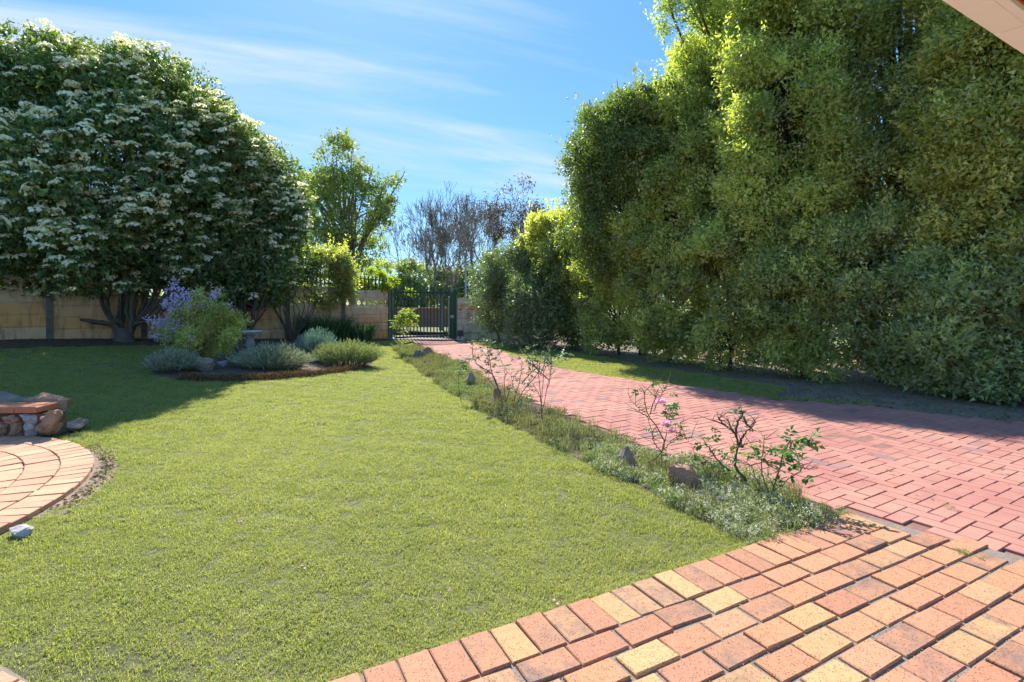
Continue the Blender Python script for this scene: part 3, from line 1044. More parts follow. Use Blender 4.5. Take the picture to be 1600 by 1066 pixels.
def flowering_shrub(base, crown_c, crown_r, label, seed, sprays, nstem, stem_targets, nflow, lobes_n, pw=2.8):
    rng = np.random.default_rng(seed)
    B = np.array(base)
    root = empty('flowering_shrub', base, label, 'shrub')
    pts, d = shell(rng, lobes_n, (0, 0, 0), crown_r, pw, vis=(0.2, -0.85, 0.25))
    k = rng.uniform(0.70, 0.93, len(pts))
    lobes = np.array(crown_c) + pts * k[:, None]
    inner, di = shell(rng, lobes_n // 4, (0, 0, 0), np.array(crown_r) * 0.62, 2.2)
    lobes = np.vstack([lobes, np.array(crown_c) + inner])
    d = np.vstack([d, di])
    lo_cut = crown_c[2] - crown_r[2] + 0.25
    lobes[:, 2] = np.maximum(lobes[:, 2], lo_cut)
    lr = rng.uniform(0.42, 0.80, len(lobes))
    me, cc, dd = foliage(rng, lobes - B, lr, sprays, 10, 0.115, 0.066, 0.15, 'crown', M['leaf_viburnum'], outdir=d, ground=None, spread=0.15, lo=0.45, clump_rnd=0.45, tri=True)
    link('crown', me, root)
    # pale young growth and bronze tips on the sunny top
    topl = lobes[:, 2] > crown_c[2] + 0.25 * crown_r[2]
    if topl.any():
        me, _, _ = foliage(rng, lobes[topl] - B, lr[topl] * 1.10, int(sprays * 0.22), 7, 0.085, 0.045, 0.8, 'young_leaves', M['leaf_viburnum_young'], outdir=d[topl], lo=0.95, spread=0.14)
        link('young_leaves', me, root)
    # stems fanning up from the base
    for i in range(nstem):
        tx, ty, tz = stem_targets(i, rng)
        t = np.array((tx, ty, tz)) - B
        a0 = math.atan2(t[1], t[0])
        low = np.array((math.cos(a0) * 0.22, math.sin(a0) * 0.15, 0.30 + 0.1 * rng.random()))
        q = np.array((t[0] * 0.55, t[1] * 0.5, t[2] * (0.30 if abs(t[0]) > 1.3 else 0.42)))
        path = smooth_path([(low[0] * 0.4, low[1] * 0.4, -0.05), low, q, t, t + np.array((t[0] * 0.08, 0.35, 0.6))], 18, 0.012, rng)
        mb = MB()
        r0 = rng.uniform(0.030, 0.058)
        mb.tube(path, np.linspace(r0, r0 * 0.35, len(path)), 6)
        for _ in range(2):
            k0 = rng.integers(8, len(path) - 3)
            s0 = path[k0]
            e0 = s0 + np.array((rng.normal(0, .3), rng.uniform(0, .3), rng.uniform(0.3, 0.7)))
            mb.tube(smooth_path([s0, (s0 + e0) / 2 + rng.normal(0, .06, 3), e0], 6), np.linspace(r0 * 0.45, 0.008, 7), 5)
        mb.build('stem', M['bark'], root, True)
    mb = MB()
    mb.tube(smooth_path([(0, 0, -0.15), (0, 0, 0.12), (0, 0, 0.32)], 6), np.linspace(0.24, 0.15, 7), 9)
    mb.build('root_crown', M['bark'], root, True)
    # flower clusters
    d2 = cc - (np.array(crown_c) - B)
    out = d2 / (np.array(crown_r))
    rr = np.linalg.norm(out, axis=1)
    cand = np.where((rr > 0.90) & (d2[:, 1] < crown_r[1] * 0.35))[0]
    dens = noise_field((cc[cand] + B) * np.array([0.9, 0.9, 0.9]), seed)
    hf = np.clip((cc[cand][:, 2] + B[2] - lo_cut) / (2 * crown_r[2]), 0, 1)
    pr = np.clip(dens * 1.5 - 0.1, 0.15, 1) * np.clip(1.35 - np.abs(hf - 0.50) * 1.35, 0.25, 1)
    pick = rng.choice(cand, min(nflow, len(cand)), replace=False, p=pr / pr.sum())
    od = out[pick] / np.linalg.norm(out[pick], axis=1)[:, None]
    pos = cc[pick] + od * 0.19 + np.array([0, -0.05, 0.06])
    order = np.argsort(pos[:, 1])
    stuffv, stufff, stuffr, nv = [], [], [], 0
    for j, q in enumerate(order):
        s = rng.uniform(0.08, 0.155)
        h = HEADS[rng.integers(0, 6)]
        rot = (rng.normal(0.25, .2), rng.normal(0, .2), rng.random() * 6.28)
        if j < 290:
            o = link('flower_cluster', h, root, tuple(pos[q]))
            o.scale = (s, s, s)
            o.rotation_euler = rot
        else:
            v = np.empty(len(h.vertices) * 3, np.float32)
            h.vertices.foreach_get('co', v)
            mt = np.array(Matrix.LocRotScale(Vector(pos[q]), Matrix.Rotation(rot[0], 3, 'X') @ Matrix.Rotation(rot[2], 3, 'Z'), Vector((s, s, s))))
            v = v.reshape(-1, 3) @ mt[:3, :3].T + mt[:3, 3]
            fi = np.empty(len(h.loops), np.int32)
            h.loops.foreach_get('vertex_index', fi)
            rv = np.empty(len(h.vertices), np.float32)
            h.attributes['rnd'].data.foreach_get('value', rv)
            stuffv.append(v)
            stufff.append(fi.reshape(-1, 3) + nv)
            stuffr.append(np.clip(rv * 0.7 + rng.random() * 0.3, 0, 1))
            nv += len(v)
    if stuffv:
        me = npmesh('small_flower_clusters', np.vstack(stuffv), np.vstack(stufff), M['petal_white'], np.concatenate(stuffr))
        tag(link('small_flower_clusters', me, root), kind='stuff')
    return root


def noise_field(p, seed):
    r = np.random.default_rng(seed + 900)
    s = np.zeros(len(p))
    for k in range(5):
        w = unit(r, 1)[0] * r.uniform(1.2, 4.0)
        s += np.sin(p @ w + r.random() * 6.28)
    return 0.5 + s / 6.0


def t1(i, rng):
    a = -1.25 + 2.5 * (i + 0.5) / 24
    x = -8.85 + math.sin(a) * ((2.9 if a < 0 else 1.7) if abs(a) > 0.6 else 1.7)
    return (x, 11.8 + rng.uniform(-0.4, 0.7), 2.45 + (0.3 if abs(a) > 0.9 else 0.0) + rng.uniform(-.1, .3))


b1 = P(195, 530)
flowering_shrub((-8.8, 11.75, float(hgt(-8.8, 11.75))), (-10.1, 12.4, 4.22), (3.55, 3.0, 2.62),
                'largest dense domed shrub with white flower clusters and many bare stems at the left', 5, 23000, 24, t1, 2500, 300)


def t2(i, rng):
    a = -1.1 + 2.2 * (i + 0.5) / 15
    x = -7.05 + math.sin(a) * 1.3
    return (x, 13.4 + rng.uniform(-0.3, 0.5), 2.35 + rng.uniform(-.2, .3))


flowering_shrub((-6.9, 13.3, float(hgt(-6.9, 13.3))), (-7.6, 14.0, 3.35), (1.50, 1.5, 1.90),
                'second white flowering shrub leaning right over the wall, behind the purple flowering bush', 8, 10500, 15, t2, 850, 140, 2.5)

# ---------------------------------------------------------------- precast wall


WALL_H, ROWS = 1.60, 6


def decor_panel(name, L, H, T):
    """Panel with a row of round and diamond openings, built as frame bars round real holes."""
    mb = MB()
    n = max(2, int(round(L / 0.21)))
    w = L / n
    mb.box((0, 0, H * 0.42), (L, T, H * 0.16), r=0.2)
    mb.box((0, 0, -H * 0.42), (L, T, H * 0.16), r=0.2)
    hh = H * 0.34
    for i in range(n + 1):
        x = -L / 2 + i * w
        ww = 0.05 if 0 < i < n else 0.05
        xx = min(max(x, -L / 2 + ww / 2), L / 2 - ww / 2)
        mb.box((xx, 0, 0), (ww, T, 2 * hh), r=0.2)
    for i in range(n):       # corner wedges turn each opening into a diamond
        x0 = -L / 2 + i * w + 0.024
        x1 = -L / 2 + (i + 1) * w - 0.024
        q = (x1 - x0) * 0.42
        for (cx, sx) in ((x0, 1), (x1, -1)):
            for sz in (-1, 1):
                z = sz * hh
                tri = [(cx, z), (cx + sx * q, z), (cx, z - sz * q)]
                v = [(a, -T / 2 + 0.003, b) for a, b in tri] + [(a, T / 2 - 0.003, b) for a, b in tri]
                mb.add(v, [[0, 1, 2], [3, 5, 4]], 0.2)
                mb.add(v, [[1, 4, 5, 2], [0, 3, 4, 1], [0, 2, 5, 3]], 0.2)
    return mb


def precast_wall(A0, B0, label, n_sec, base_z, group=None, open_rows=(4,), post_first=True, stain_rows=(0, 1, 2), H=WALL_H, post_mat='post_concrete', last_post=None):
    """posts and loose panels slotted between them"""
    A0, B0 = np.array(A0), np.array(B0)
    d = (B0 - A0)
    Ltot = np.hypot(*d)
    d /= Ltot
    rz = math.atan2(d[1], d[0])
    root = empty('precast_wall', (A0[0], A0[1], base_z(0)), label, 'wall', group, rz)
    sec = Ltot / n_sec
    for i in range(n_sec + 1):
        zz = base_z(i * sec) - base_z(0)
        mb = MB()
        hh = H + 0.14
        mb.box((0, 0, hh / 2 - 0.1), (0.12, 0.13, hh + 0.1), ch=0.015, r=random.random())
        pm = M[post_mat] if not (last_post and i == n_sec) else M[last_post]
        mb.build('post', pm, root, loc=(i * sec, 0, zz))
    ph = H / ROWS
    for i in range(n_sec):
        zz = base_z((i + 0.5) * sec) - base_z(0)
        for r in range(ROWS):
            z = zz + (r + 0.5) * ph - 0.03
            st = {0: 0.9, 1: 1.0, 2: 0.9, 3: 0.4}.get(r, 0.03) if stain_rows else 0.0
            st *= random.uniform(0.55, 1.0)
            if r in open_rows:
                mb = decor_panel('panel', sec - 0.115, ph - 0.008, 0.05)
                mb.build('open_panel', M['concrete'], root, loc=((i + 0.5) * sec, 0.0, z))
            else:
                mb = MB()
                # slightly cushioned face: thicker in the middle than at the joint
                L, T, h = sec - 0.115, 0.045, ph + 0.0005
                v = []
                for (x) in (-L / 2, L / 2):
                    for (y, zc) in ((-T * .55, -h / 2), (-T, -h * .36), (-T, h * .36), (-T * .55, h / 2), (T * .55, h / 2), (T, h * .36), (T, -h * .36), (T * .55, -h / 2)):
                        v.append((x, y, zc))
                f = [[k, (k + 1) % 8, (k + 1) % 8 + 8, k + 8] for k in range(8)]
                mb.add(v, f, st)
                mb.add(v, [[0, 7, 6, 1], [8, 9, 14, 15], [1, 6, 5, 2], [9, 10, 13, 14], [2, 5, 4, 3], [10, 11, 12, 13]], st)
                o = mb.build('panel', M['concrete'], root, loc=((i + 0.5) * sec, random.gauss(0, .006), z))
                o.rotation_euler = (random.gauss(0, .006), random.gauss(0, .0012), 0)
    return root


WL = WD + wall_d * 13.6
bz = lambda s, p0, dd: float(hgt(p0[0] + dd[0] * s, p0[1] + dd[1] * s))
dW = -wall_d
precast_wall(WL, WD, 'long stained concrete panel wall with orange lower panels, behind the flowering shrubs up to the gate', 8,
             lambda s: bz(s, WL, dW), last_post='pale_post')
RA = np.array([-2.02, 18.62])
RB = np.array([0.9, 18.9])
dR = (RB - RA) / np.hypot(*(RB - RA))
precast_wall(RA, RB, 'short grey concrete panel wall with black stains, right of the green gate', 3,
             lambda s: bz(s, RA, dR), stain_rows=None, post_mat='pale_post', H=1.52)

# ---------------------------------------------------------------- palisade fence on the wall, and the gate


def pale_bar(h, w=0.035, t=0.02):
    """flat steel pale ending in a point"""
    mb = MB()
    mb.box((0, 0, h / 2), (w, t, h), r=0.5)
    x, y = w / 2, t / 2
    v = [(-x, -y, h), (x, -y, h), (x, y, h), (-x, y, h), (0, 0, h + 0.07)]
    mb.add(v, [[0, 1, 4], [1, 2, 4], [2, 3, 4], [3, 0, 4]], 0.5)
    return mb


def wall_fence(A0, B0, label, z0, z1, h=0.40, pitch=0.13, group='palisade fencing on the walls', rail2=True):
    A0, B0 = np.array(A0), np.array(B0)
    d = B0 - A0
    L = np.hypot(*d)
    d = d / L
    root = empty('palisade_fence', (A0[0], A0[1], z0), label, 'fence', None, math.atan2(d[1], d[0]))
    sl_ = (z1 - z0) / L
    bar = pale_bar(h).mesh('pale', M['fence_green'])
    n = int(L / pitch)
    for i in range(n):
        x = (i + 0.5) * L / n
        link('pale', bar, root, (x, -0.028, x * sl_))
    for zr in (0.07, h - 0.06):
        mb = MB()
        mb.tube([(0, 0, zr), (L, 0, zr + L * sl_)], 0.017, 4, 0.5, True)
        mb.build('rail', M['fence_green'], root)
    return root


FA = WD + wall_d * 4.6
wall_fence(FA, WD + wall_d * 0.1, 'dark green spiked fencing on top of the stained wall left of the gate', bz(0, FA, dW) + WALL_H + 0.02, bz(0, WD, dW) + WALL_H + 0.02, 0.38)
wall_fence(RA + dR * 0.1, RB, 'dark green spiked fencing on top of the short wall right of the gate', 1.57, 1.57, 0.36)

GL, GR = np.array([-4.0, 17.35]), np.array([-2.12, 18.5])


def build_gate():
    d = GR - GL
    L = float(np.hypot(*d))
    d /= L
    rz = math.atan2(d[1], d[0])
    zb = float(hgt(*GL))
    root = empty('palisade_gate', (GL[0], GL[1], zb), 'green steel spiked gate closing the red brick driveway', 'gate', None, rz)
    n = 17
    zr = float(hgt(*GR)) - zb
    bar = pale_bar(1.76, 0.036, 0.022).mesh('pale', M['gate_green'])
    for i in range(n):
        x = 0.12 + (L - 0.24) * i / (n - 1)
        link('pale', bar, root, (x, -0.04, 0.05 + zr * x / L))
    for z in (0.10, 1.62):
        mb = MB()
        mb.box((L / 2, 0, z + zr / 2), (L - 0.16, 0.05, 0.06), r=0.4)
        o = mb.build('rail', M['gate_green'], root)
    for x in (0.06, L - 0.06):
        mb = MB()
        mb.box((x, 0, 0.86 + zr * x / L), (0.05, 0.05, 1.62), r=0.4)
        mb.build('stile', M['gate_green'], root)
    mb = MB()
    mb.box((L - 0.05, -0.06, 0.72), (0.12, 0.05, 0.10), r=0.4)
    mb.build('lock_box', M['steel_grey'], root)
    mb = MB()
    mb.box((L * 0.82, 0.0, 0.03), (0.07, 0.07, 0.08), r=0.4)
    mb.build('drop_bolt', M['dark_metal'], root)
    for (p, w, lab) in ((GL + d * -0.1, 0.17, 'thick square green steel gate post at the left end of the gate'), (GR + d * 0.06, 0.13, 'square green steel gate post against the short grey wall')):
        mb = MB()
        mb.box((0, 0, 0.86), (w, w, 1.86), rz=rz, ch=0.012, r=0.5)
        o = mb.build('gate_post', M['gate_green'], None, loc=(p[0], p[1], float(hgt(*p))))
        tag(o, lab, 'post', 'gate posts')
    p = GR + d * -0.02 + np.array([-0.11, 0.28])
    mb = MB()
    mb.box((0, 0, 0.72), (0.12, 0.12, 1.54), ch=0.01, r=0.5)
    tag(mb.build('concrete_post', M['pale_post'], None, loc=(p[0], p[1], float(hgt(*p)))), 'pale concrete post just behind the closing end of the gate', 'post')
    # gate motor / dark box at the wall foot
    x, y, z = P(720, 530)
    rt = empty('gate_motor', (x, y - 0.12, z), 'small dark gate motor box on a white stand at the foot of the short wall', 'motor')
    mb = MB()
    mb.box((0, 0, 0.25), (0.20, 0.16, 0.20), ch=0.03, r=0.1)
    mb.build('housing', M['dark_metal'], rt)
    for sx in (-1, 1):
        mb = MB()
        mb.box((sx * 0.08, 0, 0.075), (0.035, 0.10, 0.15), r=0.5)
        mb.build('leg', M['white_stone'], rt)
    mb = MB()
    mb.box((0, -0.03, 0.03), (0.26, 0.12, 0.04), r=0.5)
    mb.build('foot', M['white_stone'], rt)


build_gate()
# concrete threshold under the gate
thr = [(-4.1, 17.0), (-1.7, 18.2), (-1.9, 18.8), (-4.25, 17.7)]
sheet('gate_threshold', thr, 0.022, M['lime'], cut=False)

# ---------------------------------------------------------------- street side beyond the gate


def brick_wall_far():
    m, t, b = new_mat('far_brickwork')
    tx = t.nodes.new('ShaderNodeTexBrick')
    tx.inputs['Scale'].default_value = 1.0
    tx.inputs['Brick Width'].default_value = 0.23
    tx.inputs['Row Height'].default_value = 0.085
    tx.inputs['Mortar Size'].default_value = 0.009
    tx.inputs['Color1'].default_value = (0.34, 0.13, 0.075, 1)
    tx.inputs['Color2'].default_value = (0.22, 0.085, 0.055, 1)
    tx.inputs['Mortar'].default_value = (0.30, 0.22, 0.17, 1)
    x, y, z = sep(t, coord(t))
    t.links.new(comb(t, x, z, 0.0), tx.inputs['Vector'])
    t.links.new(tx.outputs[0], b.inputs['Base Color'])
    b.inputs['Roughness'].default_value = 0.9
    bump(t, b, tx.outputs['Fac'], -0.4, 0.01)
    mb = MB()
    mb.box((0, 0, 0.47), (16, 0.22, 0.96), r=0.3)
    o = mb.build('brick_wall', m, None, loc=(-5.0, 27.6, 0.0))
    tag(o, 'low red brick wall seen through the gate bars beyond a strip of bright lawn', 'wall')
    mb = MB()
    mb.box((0, 0, 0), (16.1, 0.28, 0.07), r=0.3)
    c = mb.build('coping', M['terracotta'], o, loc=(0, 0, 0.98))


brick_wall_far()
sheet('street_verge', [(-14, 21.2), (6, 21.2), (6, 27.5), (-14, 27.5)], 0.02, M['lawn_thatch'], cut=False).location.z = 0.02
x, y, z = V(728, 520, 24.5)
mb = MB()
mb.tube([(0, 0, 0), (0, 0, 3.5)], [0.055, 0.045], 8, 0.5, True)
lp = empty('street_lamp', (-2.2, 24.6, 0.0), 'slim pale grey lamp pole rising behind the gate', 'lamp post')
mb.build('pole', M['steel_grey'], lp)
mb = MB()
mb.box((0, 0, 3.56), (0.22, 0.22, 0.12), ch=0.03)
mb.build('lamp_head', M['steel_grey'], lp)

# ---------------------------------------------------------------- branching trees


def grow(rng, base, height, spread, levels, r0, up=0.25, kids=(2, 3), len_decay=0.74, first=0.28, lean=(0, 0), wander=0.12, fork=0.55):
    """returns tube segments and tip points (with directions)"""
    segs, tips = [], []

    def rec(p, d, L, r, lv):
        n = 4 if lv < 3 else 3
        pts = [p]
        q = p.copy()
        dd = d.copy()
        for _ in range(n):
            dd = dd + rng.normal(0, wander, 3)
            dd[2] += up * 0.12
            dd /= np.linalg.norm(dd)
            q = q + dd * L / n
            pts.append(q.copy())
        r1 = r * 0.72
        segs.append((np.array(pts), np.linspace(r, r1, len(pts))))
        if lv >= levels:
            tips.append((q, dd))
            return
        k = rng.integers(kids[0], kids[1] + 1)
        ph = rng.random() * 6.28
        ax = np.cross(dd, [0.3, 0.2, 1.0])
        ax /= np.linalg.norm(ax)
        bx = np.cross(dd, ax)
        for i in range(k):
            a = ph + 6.28 * i / k + rng.normal(0, .3)
            f = fork * rng.uniform(0.6, 1.2)
            nd = dd * math.cos(f) + (ax * math.cos(a) + bx * math.sin(a)) * math.sin(f) * spread
            nd[2] += up * 0.4
            nd /= np.linalg.norm(nd)
            rec(q.copy(), nd, L * len_decay * rng.uniform(0.75, 1.2), r1 * (0.82 if k == 2 else 0.7), lv + 1)
    rec(np.array(base, float), np.array([lean[0], lean[1], 1.0]), height * first, r0, 0)
    return segs, tips


def branch_tree(name, base, height, label, cat, seed, levels=6, r0=0.16, spread=1.0, up=0.25, kids=(2, 3), fork=0.55, leaf=None, leaf_n=10, L=0.12, W=0.05, bark='bark_grey', group=None, first=0.28, lean=(0, 0), wander=0.12, clr=0.3, decay=0.74, bias=0.0, minr=0.008, halfw=None, leafy=1):
    rng = np.random.default_rng(seed)
    root = empty(name, base, label, cat, group)
    segs, tips = grow(rng, (0, 0, 0), height, spread, levels, r0, up, kids, decay, first, lean, wander, fork)
    zs = max(t[0][2] for t in tips)
    k = height / zs
    tx = np.array([t[0][:2] for t in tips]) * k
    kxy = k
    if halfw:
        kxy = k * halfw / np.percentile(np.hypot(*(tx - tx.mean(0)).T), 93)
        cen = tx.mean(0) / k
    else:
        cen = np.zeros(2)
    K = np.array([kxy, kxy, k])

    def fit(p):
        q = np.array(p, float)
        w = np.clip(q[..., 2:3] / (0.5 * zs), 0, 1)
        q[..., :2] -= cen * w
        return q * K
    mb, tb = MB(), MB()
    for i, (p, r) in enumerate(segs):
        (tb if i < 1 else mb).tube(fit(p), np.maximum(r, minr), 7 if r[0] > 0.05 else 3)
    tb.build('trunk', M[bark], root, True)
    mb.build('branches', M[bark], root, True)
    if leaf:
        tp = fit([t[0] for t in tips])
        td = np.array([t[1] for t in tips])
        if leafy > 1:      # leaves also along the last twigs
            ex = [(p_[j], p_[-1] - p_[0]) for p_, r_ in segs if r_[0] < r0 * 0.16 for j in range(1, len(p_), 2)]
            tp = np.vstack([tp, fit([q[0] for q in ex])])
            td = np.vstack([td, [q[1] / (np.linalg.norm(q[1]) + 1e-6) for q in ex]])
        si = np.repeat(np.arange(len(tp)), leaf_n)
        N = len(si)
        p = tp[si] + rng.normal(0, clr, (N, 3)) - td[si] * rng.random((N, 1)) * clr
        a = td[si] + unit(rng, N)
        nn = unit(rng, N) + [0, 0, 0.8]
        s = rng.uniform(0.6, 1.3, N)
        link('crown', leaves(p, a, nn, L * s, W * s, 'crown', M[leaf], np.clip(0.5 * rng.random(N) + 0.5 * rng.random(len(tp))[si] + bias, 0, 1)), root)
    return root


tree_mass('deciduous_tree', (-9.2, 30.0, 0.3), (-9.8, 30.0, 6.6), (3.7, 2.6, 3.9), 'tall airy tree in fresh green leaf beyond the wall, between shrub and bare trees', 'tree', M['leaf_bright'], nlobe=120, lobe_r=0.5, sprays=3000, per=8, L=0.19, W=0.10, seed=21, vis=(0, 0, 0.01), trunk_r=0.17, bark='bark_grey', shellf=(0.35, 1.0), spread=0.3, tri=True, shoots=70, shoot_len=1.6, bias=0.08)
bare = [(-7.2, 38.0, 9.4, 31, 'bare leafless tree beyond the wall, next to the fresh green tree'),
        (-5.0, 37.5, 9.9, 37, 'bare leafless tree directly above the left part of the gate'),
        (-3.0, 38.5, 9.4, 33, 'bare leafless tree directly above the right end of the gate')]
for x, y, h_, sd_, lab in bare:
    branch_tree('bare_tree', (x, y, 0), h_, lab, 'tree', sd_, levels=7, halfw=2.9, r0=0.20, spread=1.1, up=0.26, kids=(2, 3), fork=0.52, bark='bark_grey', first=0.22, group='bare trees beyond the gate', decay=0.82, minr=0.014)
branch_tree('bare_tree', (2.2, 41.0, 0), 10.9, 'leafless brown-topped tree behind the grey-green bushes, right of the bare trees', 'tree', 44, levels=7, halfw=3.3, r0=0.24, spread=1.15, up=0.18, kids=(2, 3), fork=0.56, leaf='leaf_rust', leaf_n=13, L=0.16, W=0.10, bark='bark', first=0.24, clr=0.22, decay=0.82, minr=0.015)
branch_tree('bare_tree', (-1.5, 43.0, 0), 10.6, 'leafless reddish-brown tree between the bare trees and the brown-topped tree', 'tree', 45, levels=7, halfw=2.9, r0=0.22, spread=1.15, up=0.20, kids=(2, 3), fork=0.55, leaf='leaf_rust', leaf_n=8, L=0.15, W=0.09, bark='bark', first=0.24, clr=0.22, decay=0.82, minr=0.015)
branch_tree('bare_tree', (-15.0, 16.6, 0.7), 8.75, 'bare dark twigs of a leafless tree showing above the largest flowering shrub', 'tree', 61, levels=7, r0=0.12, spread=1.0, up=0.3, kids=(2, 3), fork=0.5, leaf='leaf_dark', leaf_n=1, L=0.07, W=0.05, bark='bark', first=0.3, clr=0.05, halfw=2.6)
branch_tree('bare_tree', (-12.0, 16.0, 0.6), 8.3, 'second leafless tree whose few dark twigs rise above the middle of the flowering shrub', 'tree', 62, levels=6, r0=0.12, spread=1.0, up=0.4, kids=(2, 3), fork=0.45, leaf='leaf_dark', leaf_n=1, L=0.07, W=0.05, bark='bark', first=0.3, clr=0.05, halfw=1.2)
# two street trunks seen through the bars
for (px, Y, r, h_, hw, lab) in ((690, 23.2, 0.12, 5.5, 1.55, 'slim grey leafless tree whose trunk stands behind the middle of the gate'), (706, 23.9, 0.16, 5.9, 2.0, 'thick-trunked grey leafless tree behind the right bars of the gate')):
    bx = (px - 800) * Y / F
    branch_tree('bare_tree', (bx, Y, 0), h_, lab, 'tree', int(px) + 3, levels=8, r0=r, spread=1.0, up=0.22, kids=(2, 3), fork=0.46, bark='bark_grey', first=0.30, halfw=hw, minr=0.007, decay=0.8)

# masses of greenery beyond the walls
back = [(-8.2, 37, 3.9, 2.3, 'leaf_hedge', 'round mid-green garden tree low behind the bare trees'),
        (-6.1, 36, 3.5, 1.9, 'leaf_greygreen', 'grey-green bushy tree above the left half of the gate'),
        (-4.0, 36.5, 2.9, 1.5, 'leaf_hedge_yellow', 'olive-green bush above the middle of the gate'),
        (-2.2, 36, 4.2, 1.7, 'leaf_greygreen', 'grey-green tree above the right half of the gate'),
        (-0.7, 34, 3.9, 1.6, 'leaf_yellowgreen', 'light green bush behind the short grey wall'),
        (-13.5, 30, 5.5, 3.2, 'leaf_hedge', 'broad green tree behind the wall and the second flowering shrub'),
        (-20, 33, 6.0, 4.2, 'leaf_dark', 'dark green tree behind the wall, hidden by the largest shrub'),
        (-29, 36, 7.0, 5.2, 'leaf_hedge', 'wide green tree far behind the left end of the wall'),
        (4.0, 34, 6.0, 3.6, 'leaf_dark', 'dark tree far behind the tall hedge trees'),
        (10.5, 30, 7.0, 4.5, 'leaf_hedge', 'green tree far behind the middle of the hedge'),
        (20, 26, 7.0, 5.0, 'leaf_dark', 'dark green tree far behind the right end of the hedge')]
for i, (x, y, h_, r_, mt, lab) in enumerate(back):
    tree_mass('background_tree', (x, y, 0), (x, y, h_ * 0.55), (r_, r_ * 0.8, h_ * 0.5), lab, 'tree', M[mt], nlobe=26, lobe_r=0.30 * r_ + 0.15, sprays=int(600 + 170 * r_), per=9, L=0.20, W=0.11, tri=True, seed=300 + i, vis=(0, -1, 0.3), group='greenery beyond the garden walls', spread=0.22)

# creeper over the fencing left of the gate
cx, cy = WD + wall_d * 0.35
tree_mass('creeper', (cx, cy + 0.35, float(hgt(cx, cy))), (cx - 0.25, cy + 0.35, 1.92), (0.85, 0.35, 0.22), 'bright green creeper spilling over the spiked fencing beside the gate', 'creeper', M['leaf_yellowgreen'], nlobe=16, lobe_r=0.17, sprays=520, per=7, L=0.10, W=0.055, seed=410, trunk_r=0.03, vis=(0, -1, 0.3), spread=0.08, extra=[(cx + 0.75, cy + 0.9, 1.62, 0.16), (cx - 0.1, cy + 0.3, 2.15, 0.18), (cx - 0.35, cy + 0.2, 2.28, 0.15)])
# yellow-green shrub overhanging the wall
tree_mass('overhanging_shrub', (-5.6, 17.2, float(hgt(-5.6, 17.2))), (-6.1, 16.0, 2.05), (1.25, 0.8, 0.85), 'yellow-green leafy shrub hanging over the wall, right of the flowering shrubs', 'shrub', M['leaf_hedge_yellow'], nlobe=55, lobe_r=0.27, tri=True, shoots=60, sprays=3000, per=8, L=0.09, W=0.045, seed=420, trunk_r=0.05, vis=(0.1, -1, 0.3), spread=0.12, bias=-0.3)

# ---------------------------------------------------------------- tall trees and hedge along the right side

right = [
    # base, crown centre, crown radii, label, material, lobes, lobe radius, sprays, seed, extra, bias
    ((3.4, 13.4, 0), (3.05, 12.95, 4.75), (1.32, 1.15, 1.65), 'round-topped bright green tree at the far end of the tall hedge', 'leaf_bright', 75, 0.36, 9800, 510, [(1.45, 12.3, 4.55, 0.22), (1.62, 12.3, 4.9, 0.26), (1.7, 12.3, 4.1, .3), (1.8, 12.5, 3.5, .3), (1.85, 12.3, 3.05, .38), (1.95, 12.6, 2.55, .38), (2.2, 12.7, 2.3, .4), (1.5, 12.9, 3.0, .35)], -0.08),
    ((4.4, 12.7, 0), (4.2, 12.1, 3.9), (1.35, 1.1, 2.35), 'olive-green slender tree in front of the round-topped tree', 'leaf_hedge', 85, 0.34, 10500, 520, [(3.0, 12.2, 3.1, .5), (2.9, 12.3, 2.6, .5), (3.4, 12.4, 2.9, .5), (2.4, 12.8, 2.9, .45), (2.2, 13.2, 3.2, .4)], 0.02),
    ((5.9, 12.6, 0), (5.75, 12.3, 6.9), (1.95, 1.7, 4.9), 'tallest tree of the row, its crown leaving the top of the picture beside open sky', 'leaf_hedge', 190, 0.40, 18500, 530, [(3.95, 12.0, 6.1, .36), (3.7, 12.0, 6.0, .28), (3.75, 12.0, 8.0, .32), (3.6, 12.0, 7.6, .20), (3.95, 11.9, 8.6, .45), (3.5, 12.1, 6.3, .16), (4.1, 11.9, 6.9, .4), (4.0, 12.2, 5.5, .4)], -0.02),
    ((5.9, 10.4, 0), (5.55, 10.1, 4.9), (1.25, 1.2, 4.0), 'yellow-green sunlit tree in the middle of the row', 'leaf_hedge', 130, 0.34, 14500, 540, [(4.6, 9.9, 6.9, .4), (4.7, 9.8, 7.6, .35)], 0.06),
    ((8.0, 10.4, 0), (7.6, 10.0, 5.6), (2.0, 1.5, 4.9), 'deep green tree standing further back, between the two yellow-green ones', 'leaf_dark', 150, 0.42, 14500, 550, [(6.9, 9.6, 6.2, .45), (7.0, 9.6, 5.4, .45), (7.1, 9.6, 7.0, .45)], 0.05),
    ((7.9, 8.2, 0), (7.5, 7.9, 4.1), (1.05, 1.0, 3.1), 'yellow-tipped tree below the white beam, nearest to the house', 'leaf_hedge_yellow', 110, 0.30, 12500, 560, [(6.75, 7.7, 5.2, .28), (6.8, 7.7, 4.6, .3), (6.75, 7.6, 5.8, .2), (6.9, 7.6, 6.2, .2)], -0.10),
    ((9.9, 8.4, 0), (9.7, 8.3, 4.6), (1.8, 1.5, 4.6), 'dark green tree at the right edge of the picture', 'leaf_dark', 80, 0.45, 7000, 570, None, 0.0),
]
